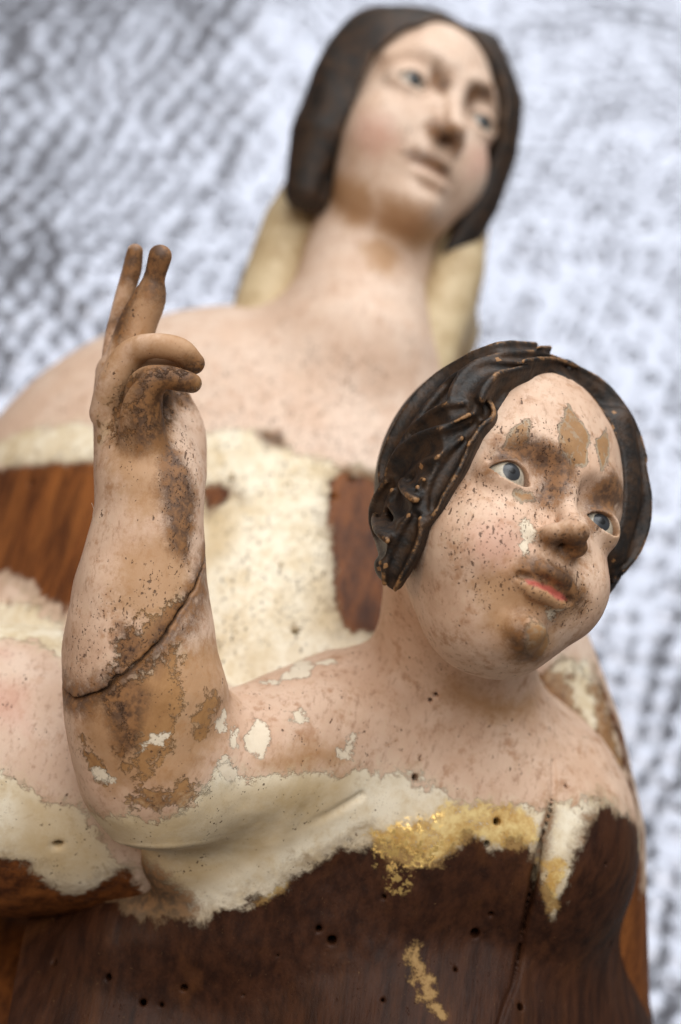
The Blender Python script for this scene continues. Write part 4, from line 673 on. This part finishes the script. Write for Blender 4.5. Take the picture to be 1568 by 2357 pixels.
def hair_mat(name, worn):
    N = Nodes(name); co = N.coords()
    n = N.noise(co, 2.2, 6, 0.65); n2 = N.noise(co, 9, 5, 0.7)
    col = N.mix(N.step(n, 0.36, 0.66), (0.010, 0.0078, 0.0068), (0.046, 0.024, 0.012))
    g = N.new('ShaderNodeNewGeometry')
    w = N.step(N.add(g.outputs['Pointiness'], N.mul(N.math('SUBTRACT', n2, 0.5), 0.07), N.mul(N.math('SUBTRACT', n, 0.5), 0.09)), 0.535, 0.57)
    col = N.mix(N.mul(w, worn), col, N.mix(n2, (0.20, 0.08, 0.025), (0.46, 0.26, 0.11)))
    return N.out(**{'Base Color': col, 'Specular IOR Level': 0.35, 'Roughness': N.add(0.34, N.mul(n2, 0.3)), 'Normal': N.bump(N.noise(co, 7, 6, 0.65), 0.0006, 0.6)})
M_HAIR = hair_mat('child_hair_paint', 0.85); M_WHAIR = hair_mat('woman_hair_paint', 0.3)

def veil_mat():
    N = Nodes('veil_gesso'); co = N.coords(); n = N.noise(co, 0.8, 6, 0.7)
    col = N.mix(N.step(n, 0.35, 0.65), (0.40, 0.29, 0.155), (0.56, 0.45, 0.28))
    return N.out(**{'Base Color': col, 'Roughness': 0.6, 'Normal': N.bump(n, 0.001, 0.5)})
M_VEIL = veil_mat()

def eye_mat(name, iris, white):
    N = Nodes(name); co = N.coords(); r = N.attr('iris'); n = N.noise(co, 7, 5, 0.7)
    e = N.add(r, N.mul(N.math('SUBTRACT', n, 0.5), 0.06))
    col = N.mix(N.step(n, 0.4, 0.7), white, tuple(c * 0.62 for c in white))
    col = N.mix(N.step(e, 0.27, 0.24), col, iris)
    col = N.mix(N.step(e, 0.11, 0.08), col, (0.006, 0.006, 0.007))
    return N.out(**{'Base Color': col, 'Roughness': 0.3})
M_EYE = eye_mat('child_eye_paint', (0.032, 0.036, 0.042), (0.50, 0.45, 0.36)); M_WEYE = eye_mat('woman_eye_paint', (0.045, 0.05, 0.052), (0.46, 0.40, 0.33))

def foil_mat():
    N = Nodes('bubble_foil'); co = N.coords()
    n = N.noise(co, 0.5, 4, 0.6)
    col = N.mix(n, (0.215, 0.225, 0.265), (0.295, 0.31, 0.36))
    return N.out(**{'Base Color': col, 'Metallic': 0.6, 'Roughness': 0.22, 'Normal': N.bump(N.noise(co, 1.6, 3, 0.6), 0.0012, 0.5)})
M_FOIL = foil_mat()

# ------------------------------------------------------------------ marks on the surface, as signed distances in centimetres
def poly_sd(v, pts):                            # first row: the mark's facing direction
    pts = np.array(pts, float); ez = nrm(pts[0]); pts = pts[1:]; c = pts.mean(0)
    ex = nrm(np.cross(ez, (0.31, 0.95, 0.02))); ey = np.cross(ez, ex)
    ext = np.abs((pts - c) @ ez).max() + 0.25 + 0.4 * np.linalg.norm(pts - c, axis=1).max()
    q = v - c
    a = np.stack([q @ ex, q @ ey], 1); p2 = np.stack([(pts - c) @ ex, (pts - c) @ ey], 1)
    lo, hi = p2.min(0) - 1.0, p2.max(0) + 1.0
    idx = np.nonzero((np.abs(q @ ez) < ext) & ((a > lo) & (a < hi)).all(1))[0]
    out = np.full(len(v), -1.0)
    if not len(idx): return out
    b = a[idx]; d2 = np.full(len(idx), 1e9); ins = np.zeros(len(idx), bool)
    for i in range(len(p2)):
        A, B = p2[i - 1], p2[i]; e = B - A
        w = b - A; t = np.clip(w @ e / max(e @ e, 1e-9), 0, 1)
        r = w - t[:, None] * e; d2 = np.minimum(d2, (r * r).sum(1))
        cross = (A[1] > b[:, 1]) != (B[1] > b[:, 1])
        with np.errstate(divide='ignore', invalid='ignore'):
            xs = A[0] + (b[:, 1] - A[1]) * e[0] / (e[1] if abs(e[1]) > 1e-9 else 1e-9)
        ins ^= cross & (b[:, 0] < xs)
    d = np.sqrt(d2)
    out[idx] = np.clip(np.where(ins, d, -d), -1, 1)
    return out

def marks(key):
    def f(v, q):
        A = {}
        for name in ('wood', 'gesso', 'gold', 'lwood', 'chip', 'fleck', 'leaf', 'dirt_shade', 'stain_shade', 'red', 'blush', 'speck'):
            s = np.full(len(v), -1.0)
            for p in BAKED.get(key, {}).get(name, []): s = np.maximum(s, poly_sd(v, p))
            A[name] = s
        if key in ('child', 'arm'):
            near = np.abs(s_stack(ARM)[0](v)) < 0.25
            A['dirt_shade'] = np.maximum(A['dirt_shade'], np.where(near, np.clip(0.22 - np.abs(brk(v)), -1, 1), -1))
        low = -11.6 - v[:, 1] if key == 'child' else -12.2 - v[:, 1]
        if key == 'child': A['gesso'] = np.maximum(A['gesso'], np.clip(np.minimum(-8.7 - v[:, 1], 1.5 - v[:, 0]), -1, 1))
        if key == 'child': A['gesso'] = np.maximum(A['gesso'], np.clip(-9.7 - v[:, 1], -1, 1))
        if key != 'arm': A['wood'] = np.maximum(A['wood'], np.clip(low, -1, 1))
        return A
    return f

# ------------------------------------------------------------------ build
def build(name, field, lo, hi, step, mat, parent, frame=None, fine=None, attr=None):
    fx = fine or (None, None, None)
    ax = [spaced(lo[i], hi[i], step, fx[i]) for i in range(3)]
    v, q = net(field, ax)
    if frame: v = frame.glo(v)
    return mesh_obj(name, v, q, mat, parent, attr(v, q) if attr else None)

cb = build('body', body, (-9.5, -17.7, -50.7), (12.5, 5, -37), 0.064, M_CHILD, statue_child, fine=((1.8, 8.4, .042), (-4.3, 3.2, .042), (-41.4, -38.2, .048)), attr=marks('child'))
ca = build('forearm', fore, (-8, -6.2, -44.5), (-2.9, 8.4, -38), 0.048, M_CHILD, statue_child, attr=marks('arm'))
ch = build('hair', hair, (-5, -4.5, -8.5), (5, 6.4, 1), 0.05, M_HAIR, statue_child, HC)
wb = build('body', wbody, (-16, -18.2, -67), (10.5, 19.5, -41), 0.12, M_WOMAN, statue_woman, attr=marks('woman'))
wh = build('hair', whair, (-4.5, -6.5, -8), (4.5, 6, 1), 0.09, M_WHAIR, statue_woman, HW)
wv = build('veil', veil, (-6, 2, -67), (8, 19, -54), 0.14, M_VEIL, statue_woman)

def ball(name, c, r, frame, parent, mat, gaze, n=24):
    vs, qs = [], []
    for i in range(n + 1):
        th = math.pi * i / n
        for j in range(2 * n):
            ph = math.pi * j / n
            vs.append((r * math.sin(th) * math.cos(ph), r * math.sin(th) * math.sin(ph), r * math.cos(th)))
    for i in range(n):
        for j in range(2 * n):
            a = i * 2 * n + j; b = i * 2 * n + (j + 1) % (2 * n)
            qs.append((a, a + 2 * n, b + 2 * n, b))
    vs = np.array(vs); g = nrm(gaze)
    iris = np.linalg.norm(vs - g * r, axis=1)
    return mesh_obj(name, frame.glo(vs + np.array(c)), np.array(qs), mat, parent, {'iris': iris})
for s in (-1, 1):
    ball('eye', (s * 1.5, -0.03, -0.66), 0.575, HC, statue_child, M_EYE, (-0.16, 0.08, 1))
    ball('eye', (s * 1.46, -0.03, -0.66), 0.575, HW, statue_woman, M_WEYE, (-0.05, 0.05, 1))

# bubble-foil sheet behind the statue
FA = P(1500, 1900, 68)
FN = nrm((0.12, 0.50, 0.857))
FX = nrm(np.array((0.88, -0.47, 0)) - FN * (np.array((0.88, -0.47, 0)) @ FN)); FY = np.cross(FN, FX)
FO = FA
def foil():
    ext = []
    for u, v in ((-120, -120), (1690, -120), (-120, 2480), (1690, 2480)):
        r = P(u, v, 1.0); t = (FO @ FN) / (r @ FN); q = r * t - FO
        ext.append((q @ FX, q @ FY))
    ext = np.array(ext); lo = ext.min(0); hi = ext.max(0)
    st = 0.18
    x = np.arange(lo[0], hi[0], st); y = np.arange(lo[1], hi[1], st)
    gx, gy = np.meshgrid(x, y, indexing='ij')
    pp = np.stack([gx.ravel(), gy.ravel(), 0 * gx.ravel()], 1)
    wx = gy.ravel() * 1.0 + 0.55 * vnoise(pp, 0.22, 21); wy = gx.ravel() * 0.88 + 0.55 * vnoise(pp, 0.22, 22)
    a = 1.32; row = np.round(wy / (a * 0.866)); sh = wx / a - (row % 2) / 2; colm = np.round(sh)
    dx = (sh - colm) * a; dy = wy - row * a * 0.866
    ci = (colm - colm.min()).astype(int); ri = (row - row.min()).astype(int)
    R = np.random.default_rng(5).random((6, ci.max() + 1, ri.max() + 1))[:, ci, ri]
    dx = dx + (R[0] - 0.5) * 0.4; dy = dy + (R[1] - 0.5) * 0.4
    rr = (dx * dx + dy * dy) / (0.44 + 0.14 * R[2]) ** 2
    h = np.clip(1 - rr, 0, 1) ** 0.75 * (0.07 + 0.17 * R[3] + (R[4] - 0.5) * 0.3 * dx + (R[5] - 0.5) * 0.3 * dy)
    h = h + 0.9 * vnoise(pp, 0.08, 12) + 0.22 * vnoise(pp, 0.27, 13)
    v = FO + pp[:, :1] * FX + pp[:, 1:2] * FY + h[:, None] * FN
    nx, ny = gx.shape
    i = (np.arange(nx - 1)[:, None] * ny + np.arange(ny - 1)[None]).ravel()
    q = np.stack([i, i + ny, i + ny + 1, i + 1], 1)
    return v, q
v, q = foil()
fo = mesh_obj('foil_backdrop', v, q, M_FOIL); fo['kind'] = 'structure'

# a loose fibre caught on the forearm
c = smooth([P(226, 1205, 39.6), P(217, 1198, 39.5), P(214, 1185, 39.4), P(216, 1172, 39.3), P(211, 1158, 39.2)], 5)
vs, qs = [], []
for i in range(len(c)):
    for j in range(5):
        a = 2 * math.pi * j / 5; vs.append(c[i] + 0.008 * np.array((math.cos(a), 0.3 * math.sin(a), math.sin(a))))
for i in range(len(c) - 1):
    for j in range(5): qs.append((i * 5 + j, i * 5 + (j + 1) % 5, i * 5 + 5 + (j + 1) % 5, i * 5 + 5 + j))
fib = Nodes('fibre').out(**{'Base Color': (0.62, 0.5, 0.4), 'Roughness': 0.7})
mesh_obj('loose_fibre', np.array(vs), np.array(qs), fib, statue_child)
